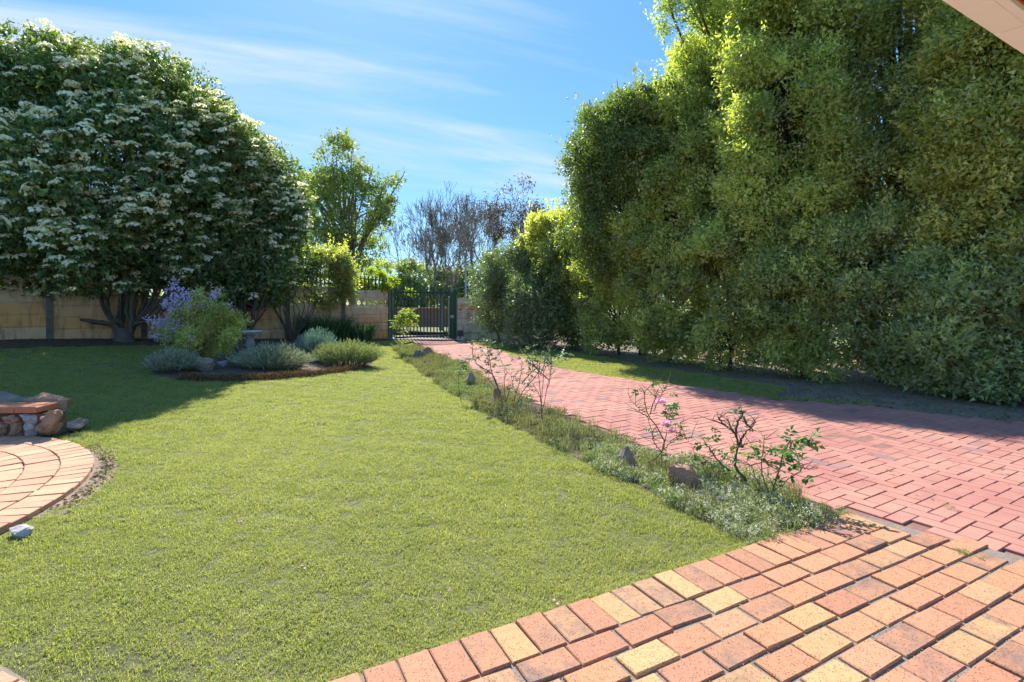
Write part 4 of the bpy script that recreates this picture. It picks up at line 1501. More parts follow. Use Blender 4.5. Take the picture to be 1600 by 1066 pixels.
for (b_, c_, r_, lab, mt, nl_, lr_, spn, sd_, ex, bi) in right:
    tree_mass('garden_tree', b_, c_, r_, lab, 'tree', M[mt], nlobe=nl_, lobe_r=lr_, sprays=int(spn * 1.3), per=8, L=0.078, W=0.044, tri=True, seed=sd_, extra=ex, group='tall trees along the right boundary', bias=bi, trunk_r=0.13, spread=0.17, shellf=(0.5, 1.02), shoots=150, clump_rnd=0.7)

hedge = [
    ((1.9, 15.3), (0.95, 0.9, 1.45), 1.55, 'leaf_bright', 'far end hedge shrub standing by the sunny verge below the round-topped tree'),
    ((2.85, 13.6), (0.95, 0.9, 1.60), 1.65, 'leaf_hedge', 'second hedge shrub from the far end, light green'),
    ((3.65, 11.9), (0.95, 0.85, 1.50), 1.55, 'leaf_hedge', 'hedge shrub at the middle of the verge, below the slender olive tree'),
    ((4.45, 10.6), (0.9, 0.85, 1.55), 1.60, 'leaf_hedge', 'olive hedge shrub where the verge narrows to bare soil'),
    ((5.35, 9.65), (0.85, 0.8, 1.40), 1.48, 'leaf_hedge', 'hedge shrub below the sunlit middle tree, beside the bare soil'),
    ((6.35, 8.85), (0.9, 0.75, 1.20), 1.48, 'leaf_dark', 'dark hedge shrub standing on brown soil where the hedge bends towards the house'),
    ((6.75, 7.65), (0.75, 0.7, 1.10), 1.15, 'leaf_dark', 'glossy dark shrub bulging towards the shaded paving'),
    ((7.75, 6.95), (0.85, 0.7, 1.35), 1.25, 'leaf_dark', 'dark shrub at the right edge, nearest to the shaded paving'),
]
for i, ((x, y), r_, cz, mt, lab) in enumerate(hedge):
    tree_mass('hedge_shrub', (x, y, 0), (x, y, cz), r_, lab, 'shrub', M[mt], nlobe=60, lobe_r=0.26, sprays=5000, per=8, L=0.078, W=0.044, tri=True, seed=600 + i, group='hedge shrubs below the tall trees', trunk_r=0.05, spread=0.13, ground=0.02, pw=2.6, bias=0.0, shellf=(0.55, 1.05), shoots=70, shoot_len=0.8, clump_rnd=0.7)

gg = [((0.55, 16.7), (1.25, 0.9, 1.55), 1.75, 'leaf_greygreen', 'large grey-green bush at the end of the short wall by the gate', 4200),
      ((-0.45, 17.6), (0.75, 0.6, 1.15), 1.65, 'leaf_greygreen', 'grey-green twiggy bush leaning over the short wall', 1800),
      ((0.75, 15.3), (0.8, 0.7, 0.95), 0.95, 'leaf_greygreen', 'low spreading grey-green bush in front of the larger one', 2200)]
for i, ((x, y), r_, cz, mt, lab, spn) in enumerate(gg):
    tree_mass('grey_bush', (x, y, 0), (x, y, cz), r_, lab, 'bush', M[mt], nlobe=44, lobe_r=0.32, sprays=spn, per=8, L=0.080, W=0.036, seed=700 + i, group='grey-green bushes right of the gate', trunk_r=0.04, spread=0.13, ground=0.02, vis=(-0.3, -1, 0.1), pw=3.0, shoots=60, tri=True)
tree_mass('loquat_tree', (1.9, 16.9, 0), (1.55, 16.4, 2.85), (0.95, 0.8, 1.35), 'small yellowing tree rising between the grey-green bush and the round-topped tree', 'tree', M['leaf_hedge_yellow'], nlobe=60, lobe_r=0.30, tri=True, shoots=60, sprays=3600, per=8, L=0.10, W=0.055, seed=730, trunk_r=0.05, spread=0.12)

# ---------------------------------------------------------------- island bed: bushes, iris, bird bath, edging


def spike_bush(name, c, rx, ry, h, n, mat, label, seed, cat='bush', lean=0.5, wid=0.011, fine=6, group=None):
    """grey upright stems each set with narrow leaves"""
    rng = np.random.default_rng(seed)
    x0, y0, z0 = c
    a = rng.random(n) * 6.283
    r = np.sqrt(rng.random(n))
    bx, by = r * np.cos(a), r * np.sin(a)
    base = np.c_[bx * rx * 0.55, by * ry * 0.55, np.zeros(n)]
    lump = 0.78 + 0.25 * noise_field(np.c_[bx * rx * 4, by * ry * 4, np.zeros(n)], seed)
    tip = np.c_[bx * rx, by * ry, h * (1 - 0.55 * r ** 2.6) * lump * rng.uniform(0.75, 1.1, n)]
    tip[:, :2] += rng.normal(0, 0.03, (n, 2))
    d = tip - base
    N = n * fine
    si = np.repeat(np.arange(n), fine)
    t = np.tile(np.linspace(0.30, 1.0, fine), n) + rng.normal(0, .03, N)
    bend = np.sin(t * 1.6)[:, None]
    p = base[si] + d[si] * np.c_[t ** 1.4, t ** 1.4, t]
    ax = d[si] / np.linalg.norm(d[si], axis=1)[:, None] * 1.0 + unit(rng, N) * 0.42
    L = rng.uniform(0.045, 0.085, N) * (h / 0.45) ** 0.5
    me = leaves(p, ax, unit(rng, N), L, np.full(N, wid) * rng.uniform(.7, 1.4, N), 'foliage', mat, np.clip(0.25 * t + 0.55 * rng.random(n)[si] + 0.3 * rng.random(N), 0, 1))
    root = empty(name, c, label, cat, group)
    link('foliage', me, root)
    mb = MB()
    for i in range(0, n, max(1, n // 110)):
        b0, t0 = base[i], base[i] + d[i] * 0.8
        mb.tube([b0 - [0, 0, .02], (b0 + t0) / 2 + [0, 0, 0.02], t0], [0.006, 0.005, 0.003], 3)
    mb.build('stems', M['stem_brown'], root)
    return root


LG = None
c = P(255, 583)
spike_bush('lavender_bush', (c[0], c[1] + 0.25, float(hgt(c[0], c[1] + .25))), 0.46, 0.38, 0.40, 620, M['leaf_lavender'], 'small grey lavender bush at the shaded left end of the round bed', 801, group=LG)
c = P(405, 580)
spike_bush('lavender_bush', (c[0] + .05, c[1] + 0.4, float(hgt(c[0], c[1] + .4))), 0.76, 0.45, 0.45, 1250, M['leaf_lavender'], 'wide silver-grey lavender bush in the middle of the bed, before the bird bath', 802, group=LG)
c = P(483, 562)
spike_bush('lavender_bush', (c[0] + .02, c[1] + 0.35, float(hgt(c[0], c[1] + .35))), 0.48, 0.36, 0.62, 900, M['leaf_bluegrey'], 'taller blue-grey bush rising behind the lavenders in the round bed', 803, group=LG)
c = P(533, 573)
spike_bush('lavender_bush', (c[0], c[1] + 0.40, float(hgt(c[0], c[1] + .4))), 0.76, 0.45, 0.50, 1350, M['leaf_lavender_green'], 'sunlit yellow-grey lavender bush at the right end of the round bed', 804, group=LG)


def strap_clump(name, c, rx, ry, h, n, label, seed, mat, w=0.022):
    rng = np.random.default_rng(seed)
    v, f, r = [], [], []
    for i in range(n):
        a = rng.random() * 6.283
        q = math.sqrt(rng.random())
        b = np.array([q * math.cos(a) * rx * 0.7, q * math.sin(a) * ry * 0.7, 0])
        hh = h * rng.uniform(0.55, 1.1)
        out = np.array([math.cos(a) + rng.normal(0, .5), math.sin(a) + rng.normal(0, .5), 0]) * 0.33 * hh
        side = np.array([-out[1], out[0], 0])
        side = side / (np.linalg.norm(side) + 1e-6)
        side = side * math.cos(i) + np.array([side[1], -side[0], 0]) * math.sin(i)
        k0 = len(v)
        for j, t in enumerate((0, .35, .7, 1.0)):
            p = b + out * t ** 1.8 + np.array([0, 0, hh * (t - 0.16 * t ** 3)])
            ww = w * (1.0, 1.0, .8, .12)[j] / 2
            v += [p - side * ww, p + side * ww]
        for j in range(3):
            f.append([k0 + 2 * j, k0 + 2 * j + 1, k0 + 2 * j + 3, k0 + 2 * j + 2])
        r += [rng.random()] * 8
    o = link(name, npmesh(name, np.array(v), np.array(f), mat, r), None, c)
    return tag(o, label, 'plant')


x, y = -5.15, 15.15
strap_clump('strap_leaf_plant', (x - .25, y - .1, float(hgt(x, y))), 0.95, 0.5, 0.95, 620, 'large clump of dark strap leaves against the wall, left of the gate', 811, M['leaf_iris'])
strap_clump('strap_leaf_plant', (x + .62, y + .25, float(hgt(x + .6, y + .3))), 0.5, 0.4, 0.72, 300, 'smaller dark green strap-leaved clump next to the pale end panels of the wall', 812, M['leaf_iris'])

# bare twisted climber against the wall
rng = np.random.default_rng(77)
vb = np.array([-6.15, 14.6, float(hgt(-6.15, 14.6))])
vroot = empty('bare_climber', tuple(vb), 'bare dark twisting climber stems against the wall, behind the strap-leaved clump', 'climber')
for i in range(11):
    a = -1.2 + 2.4 * i / 10
    pts = [(0, 0, -0.02), (math.sin(a) * 0.25, -.03, 0.35), (math.sin(a) * 0.62, 0.02, 0.85 + 0.2 * rng.random()), (math.sin(a) * 0.4 - 0.25 * math.cos(i), 0, 1.35), (math.sin(a + i) * 0.5, 0, 1.85)]
    mb = MB()
    pp = smooth_path(pts, 16, 0.01, rng)
    mb.tube(pp, np.linspace(0.02, 0.007, len(pp)), 5)
    mb.build('stem', M['bark'], vroot, True)


def purple_bush():
    rng = np.random.default_rng(88)
    c = P(312, 572)
    y = c[1] + 0.35
    x = c[0] * y / c[1]
    z = float(hgt(x, y))
    root = empty('flowering_bush', (x, y, z), 'upright green bush covered in lilac-purple blossom on its left side', 'bush')
    k = y / F

    def q(px, py, dy=0.0):
        return np.array([(px - 800) * (y + dy) / F - x, dy, EYE + (YH - py) * (y + dy) / F - z])
    green = [(330, 500, .16), (350, 510, .2), (300, 510, .2), (340, 530, .2), (310, 540, .2), (290, 535, .16), (360, 525, .15), (322, 480, .14), (345, 485, .14), (272, 520, .14), (255, 512, .1), (375, 508, .09), (383, 500, .06), (300, 480, .13), (325, 550, .13), (350, 545, .12), (285, 550, .12), (262, 525, .12), (338, 462, .10), (312, 458, .10), (280, 490, .13), (365, 495, .12), (300, 525, .2)]
    lob = np.array([q(a, b, rng.uniform(-.28, .22)) for a, b, _ in green])
    lr = np.array([r for *_, r in green]) * 0.80
    me, cc, dd = foliage(rng, lob, lr, 2100, 9, 0.046, 0.022, 0.4, 'foliage', M['leaf_hedge_yellow'], spread=0.08, bias=-0.05, lo=0.4)
    link('foliage', me, root)
    plumes = [((300, 500), (283, 465), (271, 438)), ((290, 505), (268, 485), (258, 468)), ((300, 505), (296, 475), (290, 455)), ((300, 510), (262, 505), (232, 500)), ((320, 500), (330, 470), (338, 452)), ((330, 500), (345, 480), (358, 477)), ((300, 510), (275, 500), (250, 498)), ((310, 500), (312, 480), (316, 468)), ((300, 520), (285, 505), (270, 492)), ((290, 530), (262, 525), (240, 520)), ((310, 510), (285, 480), (264, 452))]
    mb = MB()
    pos = []
    for pl in plumes:
        dy = rng.uniform(-.25, .12)
        pts = [np.array([0, 0, 0.0])] + [q(a, b, dy * (i + 1) / 3) for i, (a, b) in enumerate(pl)]
        path = smooth_path(pts, 15, 0.006, rng)
        mb.tube(path, np.linspace(0.012, 0.004, len(path)), 4)
        for t in range(len(path) // 2, len(path)):
            m = 17
            pos.append(path[t] + rng.normal(0, 0.048, (m, 3)))
    mb.build('stems', M['stem_brown'], root)
    pos = np.vstack(pos)
    sel = np.where((cc[:, 0] < 0.30) & (cc[:, 1] < 0.12))[0]
    ex = cc[rng.choice(sel, 760)] + unit(rng, 760) * 0.05 + np.array([0, -0.04, 0.02])
    pos = np.vstack([pos, ex])
    N = len(pos)
    # each blossom: three crossing petals
    P3 = np.repeat(pos, 3, 0)
    ax = unit(rng, N * 3)
    me = leaves(P3 - ax * 0.006, ax, unit(rng, N * 3) + [0, -.6, .3], rng.uniform(.02, .036, N * 3), rng.uniform(.018, .030, N * 3), 'blossoms', M['petal_lilac'], np.clip(np.repeat(rng.random(N), 3) * .8 + .1, 0, 1))
    tag(link('blossoms', me, root), kind='stuff')
    # small leaves along the plumes
    sub = pos[rng.choice(N, 700)]
    me = leaves(sub, unit(rng, 700), unit(rng, 700), rng.uniform(.03, .045, 700), rng.uniform(.014, .02, 700), 'plume_leaves', M['leaf_hedge'], rng.random(700))
    link('plume_leaves', me, root)


purple_bush()


def lathe(profile, sides, name, mat, parent, r=0.5):
    v = [(q * math.cos(a), q * math.sin(a), z) for q, z in profile for a in [2 * math.pi * i / sides for i in range(sides)]]
    f = [[j * sides + i, j * sides + (i + 1) % sides, (j + 1) * sides + (i + 1) % sides, (j + 1) * sides + i] for j in range(len(profile) - 1) for i in range(sides)]
    return link(name, npmesh(name, np.array(v), np.array(f), mat, np.full(len(v), r), True), parent)


def bird_bath():
    Y = 11.4
    x = (391 - 800) * Y / F
    z = float(hgt(x, Y))
    top = EYE + (YH - 515) * Y / F - z
    root = empty('bird_bath', (x, Y, z), 'white stone bird bath on a baluster foot among the lavender', 'bird bath')
    k = top
    lathe([(0.0, 0), (0.13, 0), (0.13, .05), (.10, .07), (.07, .10), (.085, .18 * k + .05), (.10, .42 * k), (.075, .62 * k), (.055, .70 * k), (.085, .76 * k), (.06, .80 * k)], 18, 'pedestal', M['lime'], root)
    lathe([(.05, .79 * k), (.10, .81 * k), (.20, .90 * k), (.245, .985 * k), (.25, 1.0 * k), (.225, 1.0 * k), (.17, .93 * k), (0.0, .90 * k)], 24, 'bowl', M['white_stone'], root)


bird_bath()

rock(311, 580, 0.42, 0.34, 0.26, M['rock'], 'grey-brown pointed rock below the purple flowering bush', 3)
rock(340, 574, 0.26, 0.22, 0.15, M['rock_lilac'], 'dark bluish rock between the pointed rock and the lavender', 4)
rock(331, 588, 0.28, 0.16, 0.08, M['rock_lilac'], 'flat lilac stone lying on the brown edging of the bed', 5, 'stone')
rock(492, 582, 0.24, 0.14, 0.07, M['rock_lilac'], 'small flat grey stone on the edging below the blue-grey bush', 6, 'stone')


def edging():
    """brown dry edging along the front of the island bed"""
    rng = np.random.default_rng(5)
    pts = [P(*p) for p in ((286, 590), (330, 592), (400, 591), (460, 587), (520, 581), (570, 573))]
    path = smooth_path(pts, 60)
    n = 9000
    i = rng.integers(0, len(path) - 1, n)
    p = path[i] + (path[i + 1] - path[i]) * rng.random((n, 1))
    p[:, :2] += rng.normal(0, 0.055, (n, 2))
    hh = 0.10 * np.exp(-((p[:, 1] - path[i][:, 1]) / 0.09) ** 2)
    p[:, 2] = hgt(p[:, 0], p[:, 1]) + hh * rng.random(n) * 1.1
    me = leaves(p, unit(rng, n) + [0, 0, .6], unit(rng, n), rng.uniform(.025, .06, n), rng.uniform(.006, .016, n), 'dry_edging', M['thatch_brown'], rng.random(n))
    tag(link('dry_edging', me), 'low brown edge of dry clipped growth along the front of the round bed', 'edging', kind='stuff')


edging()

# ---------------------------------------------------------------- stone step at the left


def stone_step():
    """little rubble wall capped with orange bricks"""
    x0, y0, _ = P(78, 686)
    ang = 0.05
    root = empty('rubble_step', (x0, y0 + 0.02, 0.05), 'low rubble stone wall capped with orange bricks beside the circular paving', 'wall')
    rng = random.Random(9)
    dx = -1
    rows = [(0.0, 0.115), (0.10, 0.10)]
    # face stones
    X = 0.0
    k = 0
    for r_i, (z, h) in enumerate(((0.06, 0.13), (0.16, 0.11))):
        X = 0.02 + (0.03 if r_i else 0)
        while X < 2.0:
            w = rng.uniform(0.13, 0.24)
            mt = M['rock_rust'] if rng.random() < 0.65 else M['lime']
            me = rock_mesh('stone', w / 2 * 1.06, 0.12, h / 2 * 1.2, k, mt, 0.3)
            o = link('stone', me, root, (-X - w / 2, 0.10, z))
            k += 1
            X += w
    # corner stone on end
    me = rock_mesh('stone', 0.075, 0.12, 0.13, 91, M['rock_rust'])
    link('stone', me, root, (-0.06, 0.08, 0.13)).rotation_euler = (0, 0.15, 0.2)
    mb = MB()
    mb.box((-1.05, 0.16, 0.10), (1.98, 0.16, 0.22), r=0.2)
    mb.build('mortar_core', M['soil'], root)
    # brick capping
    for i in range(9):
        mb = MB()
        mb.box((0, 0, 0), (0.215, 0.26, 0.06), ch=0.008, r=rng.random())
        o = mb.build('brick', M['terracotta'], root, loc=(-0.30 - i * 0.224, 0.17, 0.252 + rng.gauss(0, .003)))
        o.rotation_euler = (0, rng.gauss(0, .01), rng.gauss(0, .02))
    # boulders behind the capping
    for i, (bx, by, w, h, mt) in enumerate(((-0.42, 0.46, 0.46, 0.34, 'rock_rust'), (-0.92, 0.50, 0.5, 0.36, 'rock'), (-1.5, 0.55, 0.5, 0.3, 'rock'), (-0.10, 0.42, 0.17, 0.13, 'rock'))):
        o = link('rock', rock_mesh('rock', w / 2, 0.16, h / 2, 60 + i, M[mt]), None, (x0 + bx, y0 + by, 0.29 if i < 3 else 0.08))
        lab = ('weathered brown boulder behind the brick capping of the stone step', 'grey-brown boulder behind the capping at the left edge of the picture', 'brown boulder behind the capping, just outside the left edge', 'small grey-brown stone on the grass behind the right end of the brick capping')[i]
        tag(o, lab, 'rock')


stone_step()
# rough slab at the tip of the circular paving
rock(18, 838, 0.16, 0.12, 0.07, M['lime'], 'broken pale slab of stone at the lower end of the circular paving', 12, 'stone')

# ---------------------------------------------------------------- rose bed


def px_path(pts, sc, ox, oy, Y, rng, z_bias=0.0, dyamp=0.12):
    dy0 = 0.0
    drift = rng.uniform(-dyamp, dyamp)
    out = []
    for i, (u, v) in enumerate(pts):
        t = i / max(1, len(pts) - 1)
        out.append(V(ox + u / sc, oy + v / sc, Y + drift * t))
    return np.array(out)


def rose(label, Y, stems, sc, ox, oy, leafspots, seed, r0=0.012, mat='leaf_rose', stem='stem_brown', blooms=(), twig=2, leafL=0.045, auto=0, group=None):
    rng = np.random.default_rng(seed)
    paths = [px_path(s, sc, ox, oy, Y, rng) for s in stems]
    b = paths[0][0]
    base = np.array([b[0], Y, float(hgt(b[0], Y))])
    root = empty('rose_bush', tuple(base), label, 'rose bush', group)
    tipsp = []
    twigs = MB()
    for k, p in enumerate(paths):
        p = p - base
        if k == 0 or abs(stems[k][0][1] - stems[0][0][1]) < 40 / 5.3 * sc / 1.0:
            p[0][2] = min(p[0][2], 0.0) - 0.02
        path = smooth_path(p, 16, 0.003, rng)
        r_a = r0 * 0.72 * (1.0 if k == 0 else rng.uniform(0.5, 0.8))
        mb = MB()
        mb.tube(path, np.linspace(r_a, r_a * 0.4, len(path)), 6)
        mb.build('stem', M[stem], root, True)
        for _ in range(int(twig * 2)):
            j = rng.integers(len(path) // 3, len(path))
            s = path[j]
            d = unit(rng, 1)[0] * np.array([1, .8, .6]) + [0, 0, 0.5]
            e_ = s + d / np.linalg.norm(d) * rng.uniform(0.05, 0.15)
            twigs.tube(np.array([s, (s + e_) / 2 + rng.normal(0, .008, 3), e_]), [0.0028, 0.0022, 0.0014], 4)
            tipsp.append(e_)
        tipsp.append(path[-1])
    twigs.build('twigs', M[stem], root)
    # compound leaves of five leaflets
    spots = [np.array(V(ox + u / sc, oy + v / sc, Y + rng.uniform(-.08, .08))) - base for u, v, *q in leafspots for _ in range(q[0] if q else 2)]
    for t in tipsp:
        for _ in range(auto):
            if rng.random() < 0.8:
                spots.append(t + rng.normal(0, .03, 3))
    if spots:
        Pp, Aa, Nn, Ll = [], [], [], []
        for s in spots:
            s = s + rng.normal(0, .022, 3)
            d = unit(rng, 1)[0] * np.array([1, 1, .4])
            d /= np.linalg.norm(d)
            nrm = np.array([0, -0.3, 1.0]) + rng.normal(0, .35, 3)
            sd2 = np.cross(d, nrm)
            sd2 /= np.linalg.norm(sd2)
            for (t, sgn) in ((0.4, 1), (0.4, -1), (0.75, 1), (0.75, -1), (1.0, 0)):
                Pp.append(s + d * t * leafL * 1.5)
                Aa.append(d * (0.5 if sgn else 1) + sd2 * sgn * 0.9)
                Nn.append(nrm)
                Ll.append(leafL * rng.uniform(.75, 1.15))
        Ll = np.array(Ll)
        me = leaves(np.array(Pp), np.array(Aa), np.array(Nn), Ll, Ll * 0.62, 'leaves', M[mat], np.repeat(rng.random(len(spots)), 5) * .7 + rng.random(len(Ll)) * .3)
        link('leaves', me, root)
    for (u, v, s) in blooms:
        c0 = np.array(V(ox + u / sc, oy + v / sc, Y)) - base
        bl = []
        n = 0
        for ring, (m, tilt, ln) in enumerate(((5, 1.25, 1.0), (6, .8, .95), (5, .45, .8), (4, .15, .6))):
            for i in range(m):
                a = 6.283 * i / m + ring * .5 + rng.normal(0, .1)
                o2 = np.array([math.cos(a), math.sin(a), 0])
                bl.append((c0 + o2 * 0.004, o2 * math.sin(tilt) + np.array([0, 0, math.cos(tilt)]), o2 * math.cos(tilt) - np.array([0, 0, math.sin(tilt)]), ln * s))
        me = leaves(np.array([q[0] for q in bl]), np.array([q[1] for q in bl]), np.array([q[2] for q in bl]), np.array([q[3] for q in bl]), np.array([q[3] * .95 for q in bl]), 'bloom', M['petal_pink'], rng.random(len(bl)))
        link('bloom', me, root)
    return root


GA = (5.333, 600, 520)
Y1 = P(795, 632)[1]
rose('many-stemmed rose bush with small grey-green leaves in the middle of the bed', Y1,
     [[(975, 600), (965, 480), (900, 320), (800, 260), (740, 180), (740, 90)], [(940, 420), (900, 320), (880, 200), (860, 80), (870, 30)], [(1010, 590), (1000, 400), (1005, 300), (960, 170)],
      [(965, 540), (910, 420), (860, 350)], [(1060, 600), (1100, 480), (1130, 380), (1150, 230), (1110, 150)], [(1070, 600), (1180, 440), (1280, 320), (1300, 220), (1330, 150)],
      [(1100, 480), (1070, 400), (1060, 310)], [(1075, 600), (1150, 520), (1220, 440)], [(1015, 610), (1020, 540), (1035, 500)], [(900, 320), (840, 300), (760, 220)], [(1150, 400), (1230, 300), (1240, 200)]],
     *GA, [(740, 60, 3), (860, 50, 3), (850, 180, 4), (870, 130, 3), (760, 170, 2), (890, 200, 3), (940, 210, 3), (980, 240, 3), (880, 270, 2), (1000, 300, 2), (960, 150, 2), (1110, 180, 3), (1150, 230, 3), (1220, 300, 2), (1280, 230, 3), (1170, 400, 3), (1250, 310, 3), (1330, 180, 3), (1140, 310, 2), (1120, 320, 2), (840, 240, 2), (920, 250, 2), (1380, 150, 2), (820, 90, 2)], 901, 0.014, 'leaf_rose_grey', twig=3, auto=1, leafL=0.045)
rose('thin drooping rose stem with dark reddish leaves leaning over the driveway', Y1 + 0.35, [[(640, 420), (622, 370), (650, 250), (700, 190), (745, 140)], [(650, 250), (680, 230), (700, 240)]], *GA,
     [(640, 290, 4), (650, 240, 4), (690, 200, 3), (670, 180, 2), (690, 235, 2), (655, 310, 2)], 902, 0.006, 'leaf_rose', twig=2)
Y2 = P(848, 662)[1]
rose('tall slender rose with bare forked stem and thin twigs above, right of the many-stemmed one', Y2,
     [[(1325, 770), (1312, 640), (1303, 520), (1240, 400)], [(1305, 540), (1290, 330), (1250, 130), (1180, 60), (1050, 0)], [(1315, 650), (1350, 480), (1385, 300), (1400, 240), (1480, 170)], [(1350, 460), (1390, 330), (1330, 200)],
      [(1300, 330), (1350, 180), (1300, 40), (1250, -60)], [(1310, 560), (1325, 380), (1330, 280)], [(1290, 300), (1200, 170), (1120, 100)], [(1340, 200), (1400, 80), (1430, -20)], [(1380, 380), (1290, 290), (1230, 250)]],
     *GA, [(1480, 170, 4), (1400, 200, 3), (1450, 180, 3), (1350, 200, 3), (1200, 200, 2), (1410, 230, 2), (1340, 260, 2), (1250, 200, 2), (1500, 150, 2)], 903, 0.011, 'leaf_rose_grey', twig=4, auto=0, leafL=0.05)
GB = (3.555, 900, 560)
Y3 = P(1020, 731)[1]
rose('small rose with three pink blooms and thorny bare twigs', Y3,
     [[(437, 620), (410, 560), (475, 500), (487, 430), (440, 350), (395, 275), (380, 170), (435, 110)], [(475, 500), (500, 400), (515, 320), (530, 240)], [(395, 280), (340, 250), (300, 200)], [(430, 330), (390, 300), (330, 265)],
      [(480, 490), (540, 440), (640, 420)], [(430, 270), (470, 190), (495, 140)], [(410, 290), (440, 200), (455, 150)], [(475, 500), (430, 440), (415, 360)], [(520, 440), (575, 400), (580, 330)], [(475, 510), (480, 570), (470, 620)]],
     *GB, [(530, 235, 5), (520, 290, 4), (560, 260, 4), (440, 110, 3), (380, 150, 3), (490, 140, 2), (630, 420, 3), (575, 335, 3), (575, 400, 2), (410, 360, 2), (510, 500, 2), (540, 280, 3), (590, 260, 1), (515, 370, 2)], 904, 0.009, 'leaf_rose', blooms=((470, 225, .056), (500, 345, .052), (525, 385, .050)), twig=4, leafL=0.036)
Y4 = P(1172, 757)[1]
rose('old dark-stemmed pruned rose with a knotty trunk and bare twigs', Y4,
     [[(975, 705), (935, 640), (880, 570), (900, 460), (885, 400), (830, 350), (760, 320)], [(885, 400), (850, 340), (840, 300)], [(905, 455), (940, 390), (1000, 330)], [(890, 410), (895, 340), (930, 280), (915, 270)],
      [(860, 600), (800, 560), (745, 480), (715, 450)], [(900, 465), (920, 465), (932, 462)], [(930, 300), (945, 340), (985, 375)], [(830, 350), (800, 320), (790, 300)]],
     *GB, [(740, 430, 4), (745, 440, 2), (830, 520, 5), (820, 575, 3), (850, 530, 3), (915, 275, 3), (985, 375, 2), (850, 360, 1)], 905, 0.017, 'leaf_rose', stem='bark', twig=3, leafL=0.042)
rose('short leafy rose shoot between the pink-flowered rose and the dark-stemmed one', Y4 + 0.2, [[(775, 700), (740, 620), (700, 560), (660, 540)], [(760, 650), (800, 600), (810, 580)], [(740, 620), (720, 560), (750, 535)]], *GB,
     [(660, 545, 2), (700, 545, 2), (745, 535, 3), (770, 610, 2), (690, 530, 2)], 906, 0.006, 'leaf_rose', twig=3, leafL=0.034)
Y5 = P(1213, 780)[1]
rose('nearest rose with glossy dark green leaves on green arching stems', Y5,
     [[(1115, 785), (1090, 720), (1130, 600), (1150, 500), (1200, 430), (1290, 440)], [(1090, 720), (1190, 640), (1265, 580), (1220, 540)], [(1060, 745), (1000, 640), (970, 570), (900, 540)], [(1070, 720), (1030, 590), (1040, 480), (1050, 400)],
      [(1100, 690), (1060, 610)], [(1265, 580), (1295, 590)], [(1200, 430), (1190, 480), (1195, 520)], [(1085, 735), (1050, 740), (1010, 700)]],
     *GB, [(1040, 470, 3), (1048, 508, 2), (1140, 470, 4), (1180, 490, 4), (1195, 520, 3), (1220, 435, 4), (1285, 435, 4), (1250, 440, 2), (1160, 560, 4), (1165, 590, 2), (1220, 625, 2), (1000, 520, 3), (980, 545, 3), (1110, 700, 1), (1155, 450, 3), (1170, 575, 2)], 907, 0.010, 'leaf_rose', stem='stem_green', twig=2, leafL=0.050)
GC = (5.333, 530, 420)
Y0 = P(627, 552)[1]
rose('small standard rose with yellowish leaves in front of the left half of the gate', Y0, [[(505, 700), (508, 560), (500, 470), (520, 380)], [(505, 520), (470, 440)], [(508, 500), (560, 400), (620, 400)], [(505, 480), (540, 360)], [(540, 620), (560, 520), (600, 440)]], *GC,
     [(480, 430, 8), (520, 390, 12), (560, 370, 12), (600, 390, 9), (500, 460, 9), (560, 430, 10), (630, 400, 5), (540, 470, 7), (590, 350, 6), (470, 470, 4), (560, 350, 6), (530, 530, 5), (520, 350, 5), (610, 430, 4)], 908, 0.012, 'leaf_yellowgreen', twig=2, leafL=0.085)
Y6 = P(693, 572)[1]
rose('tiny bare rose twig standing in the far half of the bed', Y6, [[(870, 790), (860, 740), (895, 680)], [(865, 760), (845, 700)], [(870, 770), (900, 720), (905, 675)]], *GC, [(895, 690, 1), (845, 710, 1)], 909, 0.006, 'leaf_rose_grey', twig=2)

# rocks in the bed
rock(982, 730, 0.19, 0.15, 0.19, M['rock'], 'rounded sandy rock in the bed, left of the pink-flowered rose', 21, dy=-.02)
rock(1072, 760, 0.27, 0.17, 0.21, M['rock_rust'], 'angular brown rock in the bed, behind the white flowering cover', 22, dy=-.03)
rock(735, 603, 0.24, 0.2, 0.26, M['rock'], 'dark stone half hidden by ground cover in the far part of the bed', 23)
rock(655, 560, 0.4, 0.3, 0.22, M['rock'], 'grey stone near the foot of the small standard rose', 24)
rock(668, 556, 0.34, 0.16, 0.24, M['rock'], 'upright weathered stone at the far tip of the bed, beside the drive', 25)
rock(778, 628, 0.18, 0.15, 0.24, M['rock_rust'], 'dark stump-like stone at the foot of the many-stemmed rose', 26)
rock(925, 690, 0.16, 0.12, 0.05, M['rock'], 'flat pale stone at the drive edge of the bed', 27)

# ---------------------------------------------------------------- ground cover in the rose bed


